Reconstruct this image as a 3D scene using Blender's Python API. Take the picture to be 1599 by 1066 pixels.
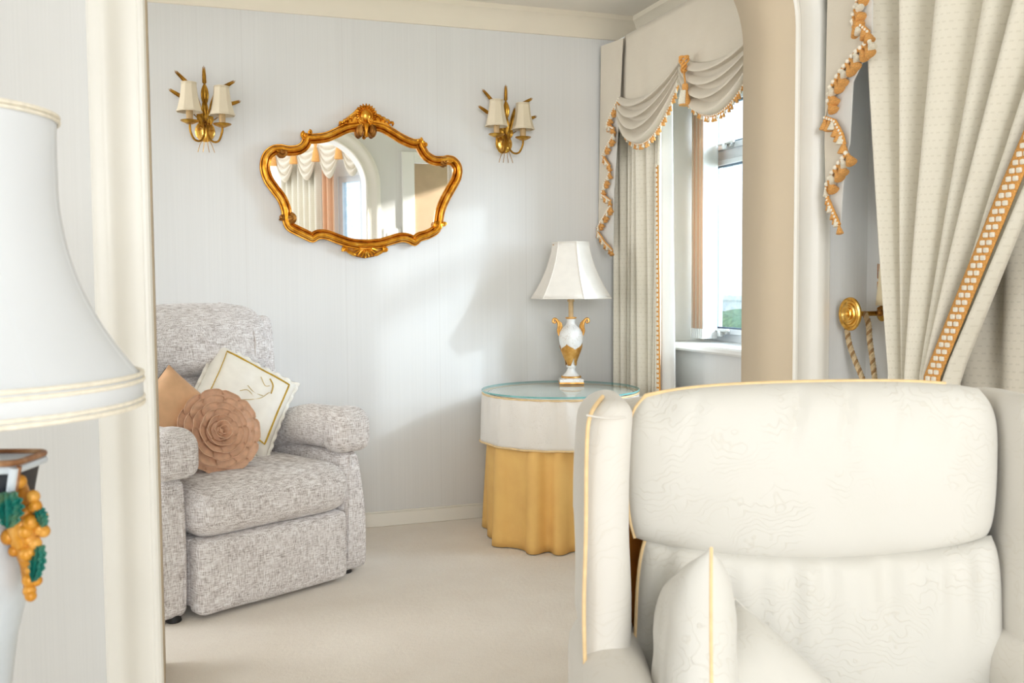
import bpy, bmesh, math, random
import numpy as np
from mathutils import Vector, Matrix
PI = math.pi
random.seed(7)
for o in list(bpy.data.objects): bpy.data.objects.remove(o)
SC = bpy.context.scene
COL = SC.collection

# ------------------------------------------------------------------ camera
F_PX, YAW, PITCH, ROLL, CAM_H = 1524.25, .33526, .05771, -.00716, 1.1
fw = np.array([math.sin(YAW)*math.cos(PITCH), math.cos(YAW)*math.cos(PITCH), -math.sin(PITCH)])
_r = np.cross(fw, [0, 0, 1]); _r /= np.linalg.norm(_r); _u = np.cross(_r, fw)
rt = math.cos(ROLL)*_r + math.sin(ROLL)*_u
up = -math.sin(ROLL)*_r + math.cos(ROLL)*_u
CAM = np.array([0, 0, CAM_H])
cd = bpy.data.cameras.new('camera'); cam = bpy.data.objects.new('camera', cd); COL.objects.link(cam)
M = Matrix.Identity(4)
for i in range(3):
    M[i][0] = rt[i]; M[i][1] = up[i]; M[i][2] = -fw[i]; M[i][3] = CAM[i]
cam.matrix_world = M
cd.sensor_width = 36; cd.lens = 36*F_PX/1599; cd.clip_start = .05
cd.dof.use_dof = True; cd.dof.focus_distance = 4.0; cd.dof.aperture_fstop = 9
SC.camera = cam

# ------------------------------------------------------------------ world, lights, exposure
W = bpy.data.worlds.new('world'); SC.world = W; W.use_nodes = True
bg = W.node_tree.nodes['Background']
bg.inputs[0].default_value = (.92, .965, 1.0, 1); bg.inputs[1].default_value = 1.25
SC.view_settings.view_transform = 'Standard'; SC.view_settings.look = 'None'
SC.view_settings.gamma = 1; SC.view_settings.use_curve_mapping = False
SC.view_settings.exposure = 0.78

def area(name, loc, target, sx, sy, power, col=(1, 1, 1), portal=False):
    l = bpy.data.lights.new(name, 'AREA'); l.shape = 'RECTANGLE'; l.size = sx; l.size_y = sy
    l.energy = power; l.color = col
    if portal: l.cycles.is_portal = True
    o = bpy.data.objects.new(name, l); COL.objects.link(o); o.location = loc
    o.rotation_euler = (Vector(target)-Vector(loc)).to_track_quat('-Z', 'Y').to_euler()
    return o
# daylight from the tall glazing behind the camera, and skylight falling on the far window
area('daylight_behind', (-1.0, -7.0, 2.2), (.8, 3.2, 1.0), 3.4, 2.4, 178, (.98, .99, 1))
area('hall_sunlight', (5.0, .95, 2.9), (2.5, -.4, 1.5), .2, .2, 160, (1, .97, .9))
area('window_daylight', (3.9, 2.0, 2.0), (2.2, 3.6, 1.3), 2.2, 1.9, 290, (1, .99, .98))

# ------------------------------------------------------------------ pixel to world (a point on a real plane)
def ray(x, y): return fw + (x-799.5)/F_PX*rt - (y-533)/F_PX*up
def at(x, y, X=None, Y=None, Z=None, D=None):
    d = ray(x, y)
    t = X/d[0] if X is not None else Y/d[1] if Y is not None else (Z-CAM_H)/d[2] if Z is not None else D
    return CAM + t*d

# ------------------------------------------------------------------ object helpers
def tag(o, label=None, cat=None, group=None, kind=None):
    if label: o['label'] = label
    if cat: o['category'] = cat
    if group: o['group'] = group
    if kind: o['kind'] = kind
    return o
def thing(name, label, cat, loc=(0, 0, 0), rz=0, group=None):
    o = bpy.data.objects.new(name, None); COL.objects.link(o)
    o.empty_display_size = .1; o.location = loc; o.rotation_euler = (0, 0, rz)
    return tag(o, label, cat, group)
def root_of(o):
    while o.parent: o = o.parent
    return o
def to_local(V, root):
    V = np.asarray(V, float) - np.array(root.location)
    a = root.rotation_euler[2]; c, s = math.cos(a), math.sin(a)
    return np.stack([c*V[:, 0]+s*V[:, 1], -s*V[:, 0]+c*V[:, 1], V[:, 2]], 1)
def mesh(name, geo, mat, ang=40):
    V, Fc = geo
    me = bpy.data.meshes.new(name)
    me.from_pydata([tuple(map(float, v)) for v in V], [], [tuple(int(i) for i in f) for f in Fc])
    bm = bmesh.new(); bm.from_mesh(me)
    bmesh.ops.recalc_face_normals(bm, faces=bm.faces); bm.to_mesh(me); bm.free()
    me.polygons.foreach_set('use_smooth', [True]*len(me.polygons))
    me.set_sharp_from_angle(angle=math.radians(ang))
    me.materials.append(mat)
    return me
def obj(name, geo, mat, parent=None, world=False, ang=40, solid=0, bevel=0, kind=None, label=None, sub=0):
    if world and parent is not None: geo = (to_local(geo[0], root_of(parent)), geo[1])
    o = bpy.data.objects.new(name, mesh(name, geo, mat, ang)); COL.objects.link(o)
    if parent is not None: o.parent = parent
    if solid:
        m = o.modifiers.new('solid', 'SOLIDIFY'); m.thickness = solid; m.offset = 0
    if sub:
        m = o.modifiers.new('sub', 'SUBSURF'); m.levels = sub; m.render_levels = sub
    if bevel:
        m = o.modifiers.new('bevel', 'BEVEL'); m.width = bevel; m.segments = 3; m.limit_method = 'ANGLE'
    if kind: o['kind'] = kind
    if label: o['label'] = label
    return o
def share(o, parent, loc=(0, 0, 0), rot=(0, 0, 0), name=None, scale=None):
    c = o.copy(); COL.objects.link(c); c.parent = parent; c.location = loc; c.rotation_euler = rot
    if scale: c.scale = scale
    return c
def struct(name, geo, mat, **k):
    o = obj(name, geo, mat, **k); o['kind'] = 'structure'; return o

# ------------------------------------------------------------------ shapes
def join(*gs):
    V, Fc, n = [], [], 0
    for v, f in gs:
        v = np.asarray(v, float); V.append(v); Fc += [tuple(i+n for i in q) for q in f]; n += len(v)
    return np.concatenate(V), Fc
def move(g, d): return np.asarray(g[0], float)+np.array(d), g[1]
def xf(g, m):
    V = np.asarray(g[0], float); m = np.array(m)
    return V@m[:3, :3].T+m[:3, 3], g[1]
def rotm(axis, a): return Matrix.Rotation(a, 4, axis)
def box(x0, x1, y0, y1, z0, z1):
    V = [(x, y, z) for x in (x0, x1) for y in (y0, y1) for z in (z0, z1)]
    return np.array(V, float), [(0, 1, 3, 2), (4, 6, 7, 5), (0, 4, 5, 1), (2, 3, 7, 6), (0, 2, 6, 4), (1, 5, 7, 3)]
def grid(fn, nu, nv, cu=False, cv=False):
    V = [fn(i/(nu if cu else nu-1), j/(nv if cv else nv-1)) for i in range(nu) for j in range(nv)]
    Fc = []
    for i in range(nu if cu else nu-1):
        for j in range(nv if cv else nv-1):
            a, b = i, (i+1) % nu; c, d = j, (j+1) % nv
            Fc.append((a*nv+c, b*nv+c, b*nv+d, a*nv+d))
    return np.array(V, float), Fc
def rbox(c, h, r, n=12, deform=None):
    """soft rounded box: centre, half sizes, edge radius"""
    V, Fc, k = [], [], 0
    h = np.array(h, float); r = min(r, min(h)*.999)
    # sample positions, denser near the edges
    s = np.sin(np.linspace(-PI/2, PI/2, n))*.55+np.linspace(-1, 1, n)*.45
    for ax in range(3):
        for sg in (-1, 1):
            b, d = (ax+1) % 3, (ax+2) % 3
            for i in range(n):
                for j in range(n):
                    p = np.zeros(3); p[ax] = sg; p[b] = s[i]; p[d] = s[j]
                    q = p*h; inn = np.clip(q, -(h-r), h-r); dv = q-inn; L = np.linalg.norm(dv)
                    V.append(inn+dv/(L or 1)*r)
            for i in range(n-1):
                for j in range(n-1):
                    f = (k+i*n+j, k+(i+1)*n+j, k+(i+1)*n+j+1, k+i*n+j+1)
                    Fc.append(f if sg > 0 else f[::-1])
            k += n*n
    V = np.array(V)
    # weld
    key = {}; idx = []; out = []
    for v in V:
        t = tuple(np.round(v, 5))
        if t not in key: key[t] = len(out); out.append(v)
        idx.append(key[t])
    Fc = [tuple(idx[i] for i in f) for f in Fc]
    Fc = [f for f in Fc if len(set(f)) == 4]
    V = np.array(out)
    if deform: V = np.array([deform(v, v/h) for v in V])
    return V+np.array(c), Fc
def lathe(prof, n=32, c=(0, 0, 0), fn=None):
    V, Fc = [], []
    for i, (r, z) in enumerate(prof):
        for j in range(n):
            a = 2*PI*j/n; q = r*(fn(a, i/(len(prof)-1)) if fn else 1)
            V.append((c[0]+q*math.cos(a), c[1]+q*math.sin(a), c[2]+z))
    m = len(prof)
    for i in range(m-1):
        for j in range(n): Fc.append((i*n+j, i*n+(j+1) % n, (i+1)*n+(j+1) % n, (i+1)*n+j))
    if prof[0][0] > 1e-6: Fc.append(tuple(range(n))[::-1])
    if prof[-1][0] > 1e-6: Fc.append(tuple(range((m-1)*n, m*n)))
    return np.array(V, float), Fc
def lathe_open(prof, n=32, c=(0, 0, 0), fn=None):
    V, Fc = lathe(prof, n, c, fn); return V, [f for f in Fc if len(f) == 4]
def spline(pts, n=8, closed=False):
    P = [np.array(p, float) for p in pts]; out = []; m = len(P)
    for i in range(m if closed else m-1):
        p0 = P[(i-1) % m] if closed or i > 0 else P[0]
        p1, p2 = P[i], P[(i+1) % m]
        p3 = P[(i+2) % m] if closed or i+2 < m else P[-1]
        for k in range(n):
            t = k/n
            out.append(.5*((2*p1)+(-p0+p2)*t+(2*p0-5*p1+4*p2-p3)*t*t+(-p0+3*p1-3*p2+p3)*t**3))
    if not closed: out.append(P[-1])
    return out
def tube(path, rad, n=8, closed=False, flat=1.0):
    P = [np.array(p, float) for p in path]; m = len(P); V, Fc = [], []; prev = None
    for i, p in enumerate(P):
        a = P[(i-1) % m] if closed or i else P[0]; b = P[(i+1) % m] if closed or i < m-1 else P[-1]
        t = b-a; t = t/(np.linalg.norm(t) or 1)
        if prev is None:
            ref = np.array([0, 0, 1.]) if abs(t[2]) < .9 else np.array([1., 0, 0])
            nn = np.cross(t, ref)
        else: nn = prev-t*(prev@t)
        nn /= np.linalg.norm(nn) or 1; bb = np.cross(t, nn); prev = nn
        r = rad[i] if hasattr(rad, '__len__') else rad
        for j in range(n):
            q = 2*PI*j/n; V.append(p+r*(math.cos(q)*nn+flat*math.sin(q)*bb))
    for i in range(m if closed else m-1):
        for j in range(n):
            k = (i+1) % m; Fc.append((i*n+j, i*n+(j+1) % n, k*n+(j+1) % n, k*n+j))
    if not closed:
        Fc.append(tuple(range(n))[::-1]); Fc.append(tuple(range((m-1)*n, m*n)))
    return np.array(V), Fc
def sweep2(path, prof, to3, closed=False):
    """sweep a profile (offset along the left normal, height) along a planar path; to3(a, b, height)"""
    P = [np.array(p, float) for p in path]; m = len(P); V, Fc = [], []; k = len(prof)
    for i in range(m):
        a = P[(i-1) % m] if closed or i else P[0]; b = P[(i+1) % m] if closed or i < m-1 else P[-1]
        t = b-a; t /= np.linalg.norm(t) or 1; nn = np.array([-t[1], t[0]])
        for (w, h) in prof:
            q = P[i]+nn*w; V.append(to3(q[0], q[1], h))
    for i in range(m if closed else m-1):
        for j in range(k-1):
            q = (i+1) % m; Fc.append((i*k+j, i*k+j+1, q*k+j+1, q*k+j))
    if not closed: Fc += [tuple(range(k)), tuple(range((m-1)*k, m*k))[::-1]]
    return np.array(V), Fc
def prism(outline, to3, h0, h1):
    n = len(outline)
    V = [to3(a, b, h0) for a, b in outline]+[to3(a, b, h1) for a, b in outline]
    Fc = [tuple(range(n)), tuple(range(n, 2*n))[::-1]]+[(i, (i+1) % n, n+(i+1) % n, n+i) for i in range(n)]
    return np.array(V, float), Fc
def ball(c, r, n=10, m=7, sc=(1, 1, 1)):
    g = lathe([(max(1e-7, math.sin(PI*i/m))*r if 0 < i < m else 1e-7, -math.cos(PI*i/m)*r) for i in range(m+1)], n)
    V = g[0]*np.array(sc)+np.array(c); return V, g[1]
def pillow(w, h, t, n=21, pinch=.07, edge=.006, noise=0):
    def f(u, v, s):
        a, b = 2*u-1, 2*v-1
        x = a*w/2*(1-pinch*(1-b*b)); y = b*h/2*(1-pinch*(1-a*a))
        z = t/2*((1-a**4)*(1-b**4))**.55
        if noise: z += noise*math.sin(9*a+4*b)*math.cos(7*b-3*a)*(1-a*a)*(1-b*b)
        return (x, y, s*(z+edge))
    A = grid(lambda u, v: f(u, v, 1), n, n); B = grid(lambda u, v: f(u, v, -1), n, n)
    V, Fc = join(A, (B[0], [q[::-1] for q in B[1]]))
    k = n*n; rim = [i*n for i in range(n)]+[(n-1)*n+j for j in range(1, n)]+[i*n+n-1 for i in range(n-2, -1, -1)]+[j for j in range(n-2, 0, -1)]
    m = len(rim)
    Fc += [(rim[i], rim[(i+1) % m], k+rim[(i+1) % m], k+rim[i]) for i in range(m)]
    return V, Fc
def bump_fn(seed):
    rr = random.Random(seed); ks = [(rr.uniform(4, 14), rr.uniform(4, 14), rr.uniform(4, 14), rr.uniform(0, 6)) for _ in range(5)]
    return lambda p: sum(math.sin(a*p[0]+b*p[1]+c*p[2]+d) for a, b, c, d in ks)/5

# ------------------------------------------------------------------ materials
def srgb(r, g, b):
    f = lambda c: ((c/255+.055)/1.055)**2.4 if c > 10 else c/255/12.92
    return (f(r), f(g), f(b), 1)
class N:
    def __init__(s, name):
        s.m = bpy.data.materials.new(name); s.m.use_nodes = True; s.t = s.m.node_tree
        s.b = s.t.nodes['Principled BSDF']; s.out = s.t.nodes['Material Output']
    def n(s, ty, **k):
        x = s.t.nodes.new(ty)
        for a, v in k.items():
            if a.startswith('i_'): x.inputs[a[2:].replace('_', ' ')].default_value = v
            else: setattr(x, a, v)
        return x
    def l(s, a, b): s.t.links.new(a, b)
    def coord(s, scale=(1, 1, 1), rot=(0, 0, 0), kind='Object'):
        tc = s.n('ShaderNodeTexCoord'); mp = s.n('ShaderNodeMapping'); mp.inputs['Scale'].default_value = scale
        mp.inputs['Rotation'].default_value = rot
        s.l(tc.outputs[kind], mp.inputs[0]); return mp.outputs[0]
    def noise(s, vec, sc, det=2, rough=.5, dist=0):
        x = s.n('ShaderNodeTexNoise'); x.inputs['Scale'].default_value = sc; x.inputs['Detail'].default_value = det
        x.inputs['Roughness'].default_value = rough; x.inputs['Distortion'].default_value = dist
        s.l(vec, x.inputs['Vector']); return x.outputs['Fac']
    def ramp(s, fac, stops):
        r = s.n('ShaderNodeValToRGB'); e = r.color_ramp.elements
        while len(e) < len(stops): e.new(.5)
        for q, (p, c) in zip(e, stops): q.position = p; q.color = c
        s.l(fac, r.inputs[0]); return r.outputs[0]
    def mix(s, fac, a, b, mode='MIX'):
        x = s.n('ShaderNodeMix', data_type='RGBA', blend_type=mode)
        for sock, v in ((x.inputs[0], fac), (x.inputs[6], a), (x.inputs[7], b)):
            if hasattr(v, 'links'): s.l(v, sock)
            else: sock.default_value = v
        return x.outputs[2]
    def math(s, op, a, b=0):
        x = s.n('ShaderNodeMath', operation=op)
        for i, v in enumerate((a, b)):
            if hasattr(v, 'links'): s.l(v, x.inputs[i])
            else: x.inputs[i].default_value = v
        return x.outputs[0]
    def bump(s, h, st=.3, dist=.01):
        x = s.n('ShaderNodeBump'); x.inputs['Strength'].default_value = st; x.inputs['Distance'].default_value = dist
        s.l(h, x.inputs['Height']); s.l(x.outputs[0], s.b.inputs['Normal'])
    def base(s, c):
        if hasattr(c, 'links'): s.l(c, s.b.inputs['Base Color'])
        else: s.b.inputs['Base Color'].default_value = c
    def set(s, **k):
        for a, v in k.items(): s.b.inputs[a.replace('_', ' ')].default_value = v
        return s
def plain(name, col, rough=.5, metal=0, var=.06, sc=18, bump=0, bsc=120, **k):
    m = N(name); v = m.coord()
    nz = m.noise(v, sc, 3)
    d = tuple(c*(1-var) for c in col[:3])+(1,); e = tuple(min(1, c*(1+var)) for c in col[:3])+(1,)
    m.base(m.ramp(nz, [(.3, d), (.7, e)])); m.set(Roughness=rough, Metallic=metal, **k)
    if bump: m.bump(m.noise(v, bsc, 3), bump, .004)
    return m.m

def mk_wallpaper():
    m = N('wallpaper'); v = m.coord((170, 170, 1.2)); fine = m.noise(v, 1, 2)
    v2 = m.coord((9, 9, .3)); wide = m.noise(v2, 1, 1)
    c = m.ramp(fine, [(.25, srgb(225, 225, 223)), (.75, srgb(230, 230, 228))])
    c = m.mix(.25, c, m.ramp(wide, [(.3, srgb(223, 223, 221)), (.7, srgb(231, 231, 229))]))
    # joints of the wall boards: a hairline every 0.43 m
    tc = m.n('ShaderNodeTexCoord'); sx = m.n('ShaderNodeSeparateXYZ'); m.l(tc.outputs['Object'], sx.inputs[0])
    fr = m.math('FRACT', m.math('DIVIDE', m.math('ADD', sx.outputs[0], .12), .43))
    ln = m.math('LESS_THAN', fr, .006)
    c = m.mix(m.math('MULTIPLY', ln, .18), c, srgb(180, 172, 165))
    m.base(c); m.set(Roughness=.62); m.bump(fine, .05, .001); return m.m
def mk_carpet():
    m = N('carpet'); v = m.coord()
    a = m.noise(v, 260, 3, .7); b = m.noise(v, 5, 4, .6)
    c = m.ramp(a, [(.25, srgb(233, 221, 206)), (.75, srgb(252, 245, 234))])
    c = m.mix(.4, c, m.ramp(b, [(.3, srgb(235, 223, 208)), (.7, srgb(250, 242, 230))]))
    m.base(c); m.set(Roughness=1); m.b.inputs['Sheen Weight'].default_value = .3
    m.bump(m.mix(.5, a, m.noise(v, 60, 2)), .6, .006); return m.m
def mk_tweed():
    m = N('tweed')
    h = m.noise(m.coord((42, 42, 440)), 1, 1, .5); w = m.noise(m.coord((440, 440, 42)), 1, 1, .5)
    big = m.noise(m.coord(), 26, 3)
    k = m.math('ADD', m.math('MULTIPLY', h, .5), m.math('MULTIPLY', w, .5))
    k = m.math('ADD', m.math('MULTIPLY', k, .86), m.math('MULTIPLY', big, .14))
    c = m.ramp(k, [(.35, srgb(152, 141, 135)), (.49, srgb(224, 217, 214)), (.62, srgb(255, 253, 252))])
    m.base(c); m.set(Roughness=.95); m.b.inputs['Sheen Weight'].default_value = .25
    m.bump(k, .35, .004); return m.m
def mk_damask(name, lo, hi, st=.25, sc=9):
    """plain cloth with a faint raised scrolling motif"""
    m = N(name); v = m.coord()
    x = m.n('ShaderNodeTexWave', wave_type='RINGS', rings_direction='SPHERICAL'); m.l(m.coord((1, 1, 1)), x.inputs['Vector'])
    x.inputs['Scale'].default_value = sc; x.inputs['Distortion'].default_value = 14; x.inputs['Detail'].default_value = 2
    x.inputs['Detail Scale'].default_value = 1.4
    line = m.ramp(x.outputs['Fac'], [(.30, (0, 0, 0, 1)), (.5, (1, 1, 1, 1)), (.70, (0, 0, 0, 1))])
    patch = m.ramp(m.noise(v, 11, 1), [(.46, (0, 0, 0, 1)), (.56, (1, 1, 1, 1))])
    line = m.math('MULTIPLY', line, patch)
    fine = m.noise(v, 320, 2)
    c = m.mix(m.math('MULTIPLY', line, .35), hi, lo)
    c = m.mix(.12, c, m.ramp(m.noise(v, 7, 3), [(.35, lo), (.65, hi)]))
    m.base(c); m.set(Roughness=.75); m.b.inputs['Sheen Weight'].default_value = .2
    m.bump(m.math('ADD', m.math('MULTIPLY', line, .55), m.math('MULTIPLY', fine, .12)), st, .004); return m.m
def mk_drape(name, lo, hi, dash):
    """woven cloth with rows of tiny dashes (u = across, z = down)"""
    m = N(name); tc = m.n('ShaderNodeTexCoord'); sx = m.n('ShaderNodeSeparateXYZ'); m.l(tc.outputs['UV'], sx.inputs[0])
    row = m.math('MULTIPLY', sx.outputs[1], 1/.021); ri = m.math('FLOOR', row)
    col = m.math('ADD', m.math('MULTIPLY', sx.outputs[0], 1/.0165), m.math('MULTIPLY', ri, .5))
    fr = m.math('ABSOLUTE', m.math('SUBTRACT', m.math('FRACT', row), .5)); fc = m.math('ABSOLUTE', m.math('SUBTRACT', m.math('FRACT', col), .5))
    msk = m.math('MULTIPLY', m.math('LESS_THAN', fr, .11), m.math('LESS_THAN', fc, .27))
    v = m.coord(); nz = m.noise(v, 300, 2)
    c = m.mix(.3, hi, m.ramp(m.noise(v, 12, 2), [(.3, lo), (.7, hi)]))
    c = m.mix(m.math('MULTIPLY', msk, .28), c, dash)
    m.base(c); m.set(Roughness=.85); m.b.inputs['Sheen Weight'].default_value = .2
    m.bump(m.math('ADD', nz, m.math('MULTIPLY', msk, .8)), .2, .003); return m.m
def translucent(m, w, col):
    """cloth that lets some light through"""
    nt = m.node_tree; b = nt.nodes['Principled BSDF']; out = nt.nodes['Material Output']
    tr = nt.nodes.new('ShaderNodeBsdfTranslucent'); tr.inputs[0].default_value = col
    mx = nt.nodes.new('ShaderNodeMixShader'); mx.inputs[0].default_value = w
    nt.links.new(b.outputs[0], mx.inputs[1]); nt.links.new(tr.outputs[0], mx.inputs[2]); nt.links.new(mx.outputs[0], out.inputs[0])
    return m
def mk_gold(name, lo, mid, hi, rough=.28, sc=30, metal=.85):
    m = N(name); v = m.coord(); nz = m.noise(v, sc, 4)
    m.base(m.ramp(nz, [(.25, lo), (.5, mid), (.75, hi)])); m.set(Roughness=rough, Metallic=metal)
    m.bump(m.noise(v, 90, 2), .08, .002); return m.m
def mk_crackle():
    m = N('crackle_glaze'); v = m.coord()
    x = m.n('ShaderNodeTexVoronoi', feature='DISTANCE_TO_EDGE'); x.inputs['Scale'].default_value = 120; m.l(v, x.inputs['Vector'])
    ln = m.math('LESS_THAN', x.outputs['Distance'], .045)
    patch = m.ramp(m.noise(v, 26, 2), [(.45, (0, 0, 0, 1)), (.6, (1, 1, 1, 1))])
    m.base(m.mix(m.math('MULTIPLY', m.math('MULTIPLY', ln, .7), patch), srgb(236, 234, 230), srgb(170, 150, 120)))
    m.set(Roughness=.3); return m.m
def mk_glass(name, tint, rough=0, clear=.85, add=None):
    """thin sheet of glass: mostly clear, glossy at grazing angles"""
    m = N(name); t = m.t
    tr = m.n('ShaderNodeBsdfTransparent'); tr.inputs[0].default_value = tint
    gl = m.n('ShaderNodeBsdfGlossy'); gl.inputs['Roughness'].default_value = rough
    lw = m.n('ShaderNodeLayerWeight'); lw.inputs['Blend'].default_value = .5
    fr = m.math('ADD', m.math('MULTIPLY', m.math('POWER', lw.outputs['Facing'], 4.0), .55), .035)
    mx = m.n('ShaderNodeMixShader'); m.l(fr, mx.inputs[0]); m.l(tr.outputs[0], mx.inputs[1]); m.l(gl.outputs[0], mx.inputs[2])
    if add:
        nz = m.ramp(m.noise(m.coord(), 26, 5, .7), [(.35, tint), (.65, add)]); m.l(nz, tr.inputs[0])
    m.l(mx.outputs[0], m.out.inputs[0]); return m.m

MT = {}
MT['wall'] = mk_wallpaper()
MT['carpet'] = mk_carpet()
MT['tweed'] = mk_tweed()
MT['trim'] = plain('cream_gloss_paint', srgb(243, 240, 231), .35, var=.02, sc=4)
MT['cornice'] = plain('cornice_paint', srgb(240, 231, 212), .5, var=.02, sc=4)
MT['ceiling'] = plain('ceiling_paint', srgb(240, 234, 222), .8, var=.02, sc=3)
MT['arch'] = plain('shaded_cream_paint', srgb(212, 194, 166), .6, var=.02, sc=3)  # cream paint with the shade of the reveal put into its tone
MT['white_paint'] = plain('white_gloss_paint', srgb(243, 243, 240), .3, var=.02, sc=5)
MT['feet'] = plain('black_plastic', srgb(30, 28, 28), .5)
MT['damask'] = mk_damask('ivory_damask', srgb(204, 197, 181), srgb(219, 216, 208), .32, 13)
MT['damask_plain'] = mk_damask('ivory_upholstery', srgb(210, 202, 186), srgb(224, 219, 210), .12)
MT['pipe'] = plain('apricot_piping', srgb(240, 208, 156), .7, var=.08, sc=60)
MT['amber'] = plain('amber_lining', srgb(226, 140, 40), .8, var=.15, sc=12)
MT['drape'] = mk_drape('drape_weave', srgb(226, 218, 200), srgb(238, 232, 216), srgb(206, 198, 178))
MT['drape_grey'] = mk_drape('grey_drape_weave', srgb(206, 198, 182), srgb(220, 212, 196), srgb(176, 168, 152))  # greyer weave, the inner curtain's own colour
MT['valance'] = mk_drape('valance_weave', srgb(212, 201, 182), srgb(222, 212, 194), srgb(218, 207, 188))
MT['lining'] = translucent(plain('white_lining', srgb(250, 249, 245), .8, var=.01), .35, (.95, .95, .93, 1))
MT['braid'] = plain('amber_braid', srgb(230, 166, 86), .7, var=.22, sc=240, bump=.5, bsc=400)
MT['bead'] = plain('cream_thread', srgb(246, 238, 220), .75, var=.08, sc=120)
MT['tuft_gold'] = plain('amber_thread', srgb(232, 170, 96), .8, var=.25, sc=300, bump=.6, bsc=600)
MT['tuft_white'] = plain('ivory_thread', srgb(245, 236, 216), .8, var=.12, sc=300, bump=.6, bsc=600)
MT['gold'] = mk_gold('gilt', srgb(166, 96, 12), srgb(222, 150, 40), srgb(246, 196, 92), .3)
MT['gold_dark'] = mk_gold('aged_gilt', srgb(104, 64, 24), srgb(150, 98, 40), srgb(206, 150, 76), .38)
MT['brass'] = mk_gold('antique_brass', srgb(120, 84, 24), srgb(176, 128, 44), srgb(226, 182, 82), .3)
MT['brass_pol'] = mk_gold('polished_brass', srgb(196, 140, 50), srgb(226, 176, 84), srgb(248, 214, 136), .18)
MT['lamp_gold'] = mk_gold('lamp_gilt', srgb(176, 116, 40), srgb(214, 158, 80), srgb(240, 196, 124), .4, metal=.6)
MT['shade'] = translucent(plain('cream_shade', srgb(245, 232, 206), .8, var=.02), .2, (1, .93, .8, 1))
MT['shade_white'] = translucent(plain('silk_shade', srgb(246, 240, 230), .8, var=.03, sc=30, bump=.1, bsc=200), .25, (1, .97, .93, 1))
MT['shade_big'] = translucent(plain('white_shade', srgb(240, 243, 246), .8, var=.01, sc=9), .15, (1, 1, 1, 1))
MT['candle'] = plain('candle_sleeve', srgb(206, 172, 122), .5, var=.1, sc=40)
MT['crackle'] = mk_crackle()
MT['skirt'] = plain('gold_cotton', srgb(255, 204, 122), .75, var=.05, sc=14, bump=.1, bsc=300)
MT['topper'] = mk_damask('ivory_brocade', srgb(214, 204, 188), srgb(243, 238, 230), .3, 22)
MT['satin'] = plain('tan_satin', srgb(222, 176, 134), .42, var=.1, sc=16)
MT['satin_rose'] = plain('rose_tan_satin', srgb(232, 190, 158), .42, var=.12, sc=40)
MT['black'] = plain('black_cotton', srgb(28, 26, 30), .9)
MT['ivory_silk'] = plain('ivory_silk', srgb(252, 247, 236), .5, var=.04, sc=22, bump=.12, bsc=60)
MT['ribbon'] = plain('olive_gold_ribbon', srgb(196, 160, 50), .45, var=.15, sc=80)
MT['thread_pale'] = plain('pale_gold_thread', srgb(220, 200, 150), .5, var=.1)
MT['blind'] = translucent(plain('peach_blind_fabric', srgb(250, 214, 182), .8, var=.03), .5, (1, .84, .70, 1))
MT['blind_pale'] = translucent(plain('pale_blind_fabric', srgb(255, 240, 222), .8, var=.03), .5, (1, .9, .8, 1))
MT['alu'] = plain('white_aluminium', srgb(214, 218, 222), .35, metal=.3, var=.03)
MT['rubber'] = plain('grey_gasket', srgb(92, 110, 128), .6)
MT['handle'] = plain('satin_metal', srgb(200, 200, 196), .3, metal=.8)
MT['mirror'] = plain('mirror_silver', (.95, .95, .95, 1), .01, metal=1, var=0)
MT['pane'] = mk_glass('window_glass', srgb(218, 231, 243), 0, add=srgb(240, 246, 251))
MT['table_glass'] = mk_glass('clear_table_glass', srgb(250, 253, 252), 0)
MT['glass_edge'] = plain('green_glass_edge', srgb(120, 182, 180), .15, var=.1, sc=30)
MT['wood'] = plain('brown_wood', srgb(120, 80, 48), .5, var=.2, sc=12)
MT['urn_white'] = plain('white_washed_ceramic', srgb(214, 222, 228), .35, var=.06, sc=22)
MT['urn_black'] = plain('black_glaze', srgb(36, 40, 50), .4, var=.1)
MT['bronze_edge'] = mk_gold('bronzed_edge', srgb(120, 76, 44), srgb(168, 118, 78), srgb(214, 178, 140), .4, metal=.4)
MT['grape'] = mk_gold('ochre_lustre', srgb(176, 108, 22), srgb(214, 146, 40), srgb(238, 186, 100), .35, metal=.15)
MT['leaf'] = mk_gold('teal_glaze', srgb(10, 84, 80), srgb(30, 122, 108), srgb(150, 160, 100), .35, metal=.05)
MT['rope'] = plain('beige_rope', srgb(212, 188, 148), .8, var=.2, sc=90, bump=.3, bsc=300)
MT['rope_dark'] = plain('tan_rope', srgb(164, 128, 84), .8, var=.2, sc=90)
MT['door_tan'] = plain('tan_door_veneer', srgb(196, 170, 140), .5, var=.06, sc=6)
MT['plastic'] = plain('cream_plastic', srgb(240, 224, 186), .4, var=.03)
MT['switch'] = plain('white_plastic', srgb(240, 240, 238), .35, var=.02)
MT['leafy'] = plain('hedge_green', srgb(120, 150, 110), .8, var=.35, sc=14)
MT['lawn'] = plain('lawn_green', srgb(132, 158, 110), .9, var=.2, sc=6)

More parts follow.
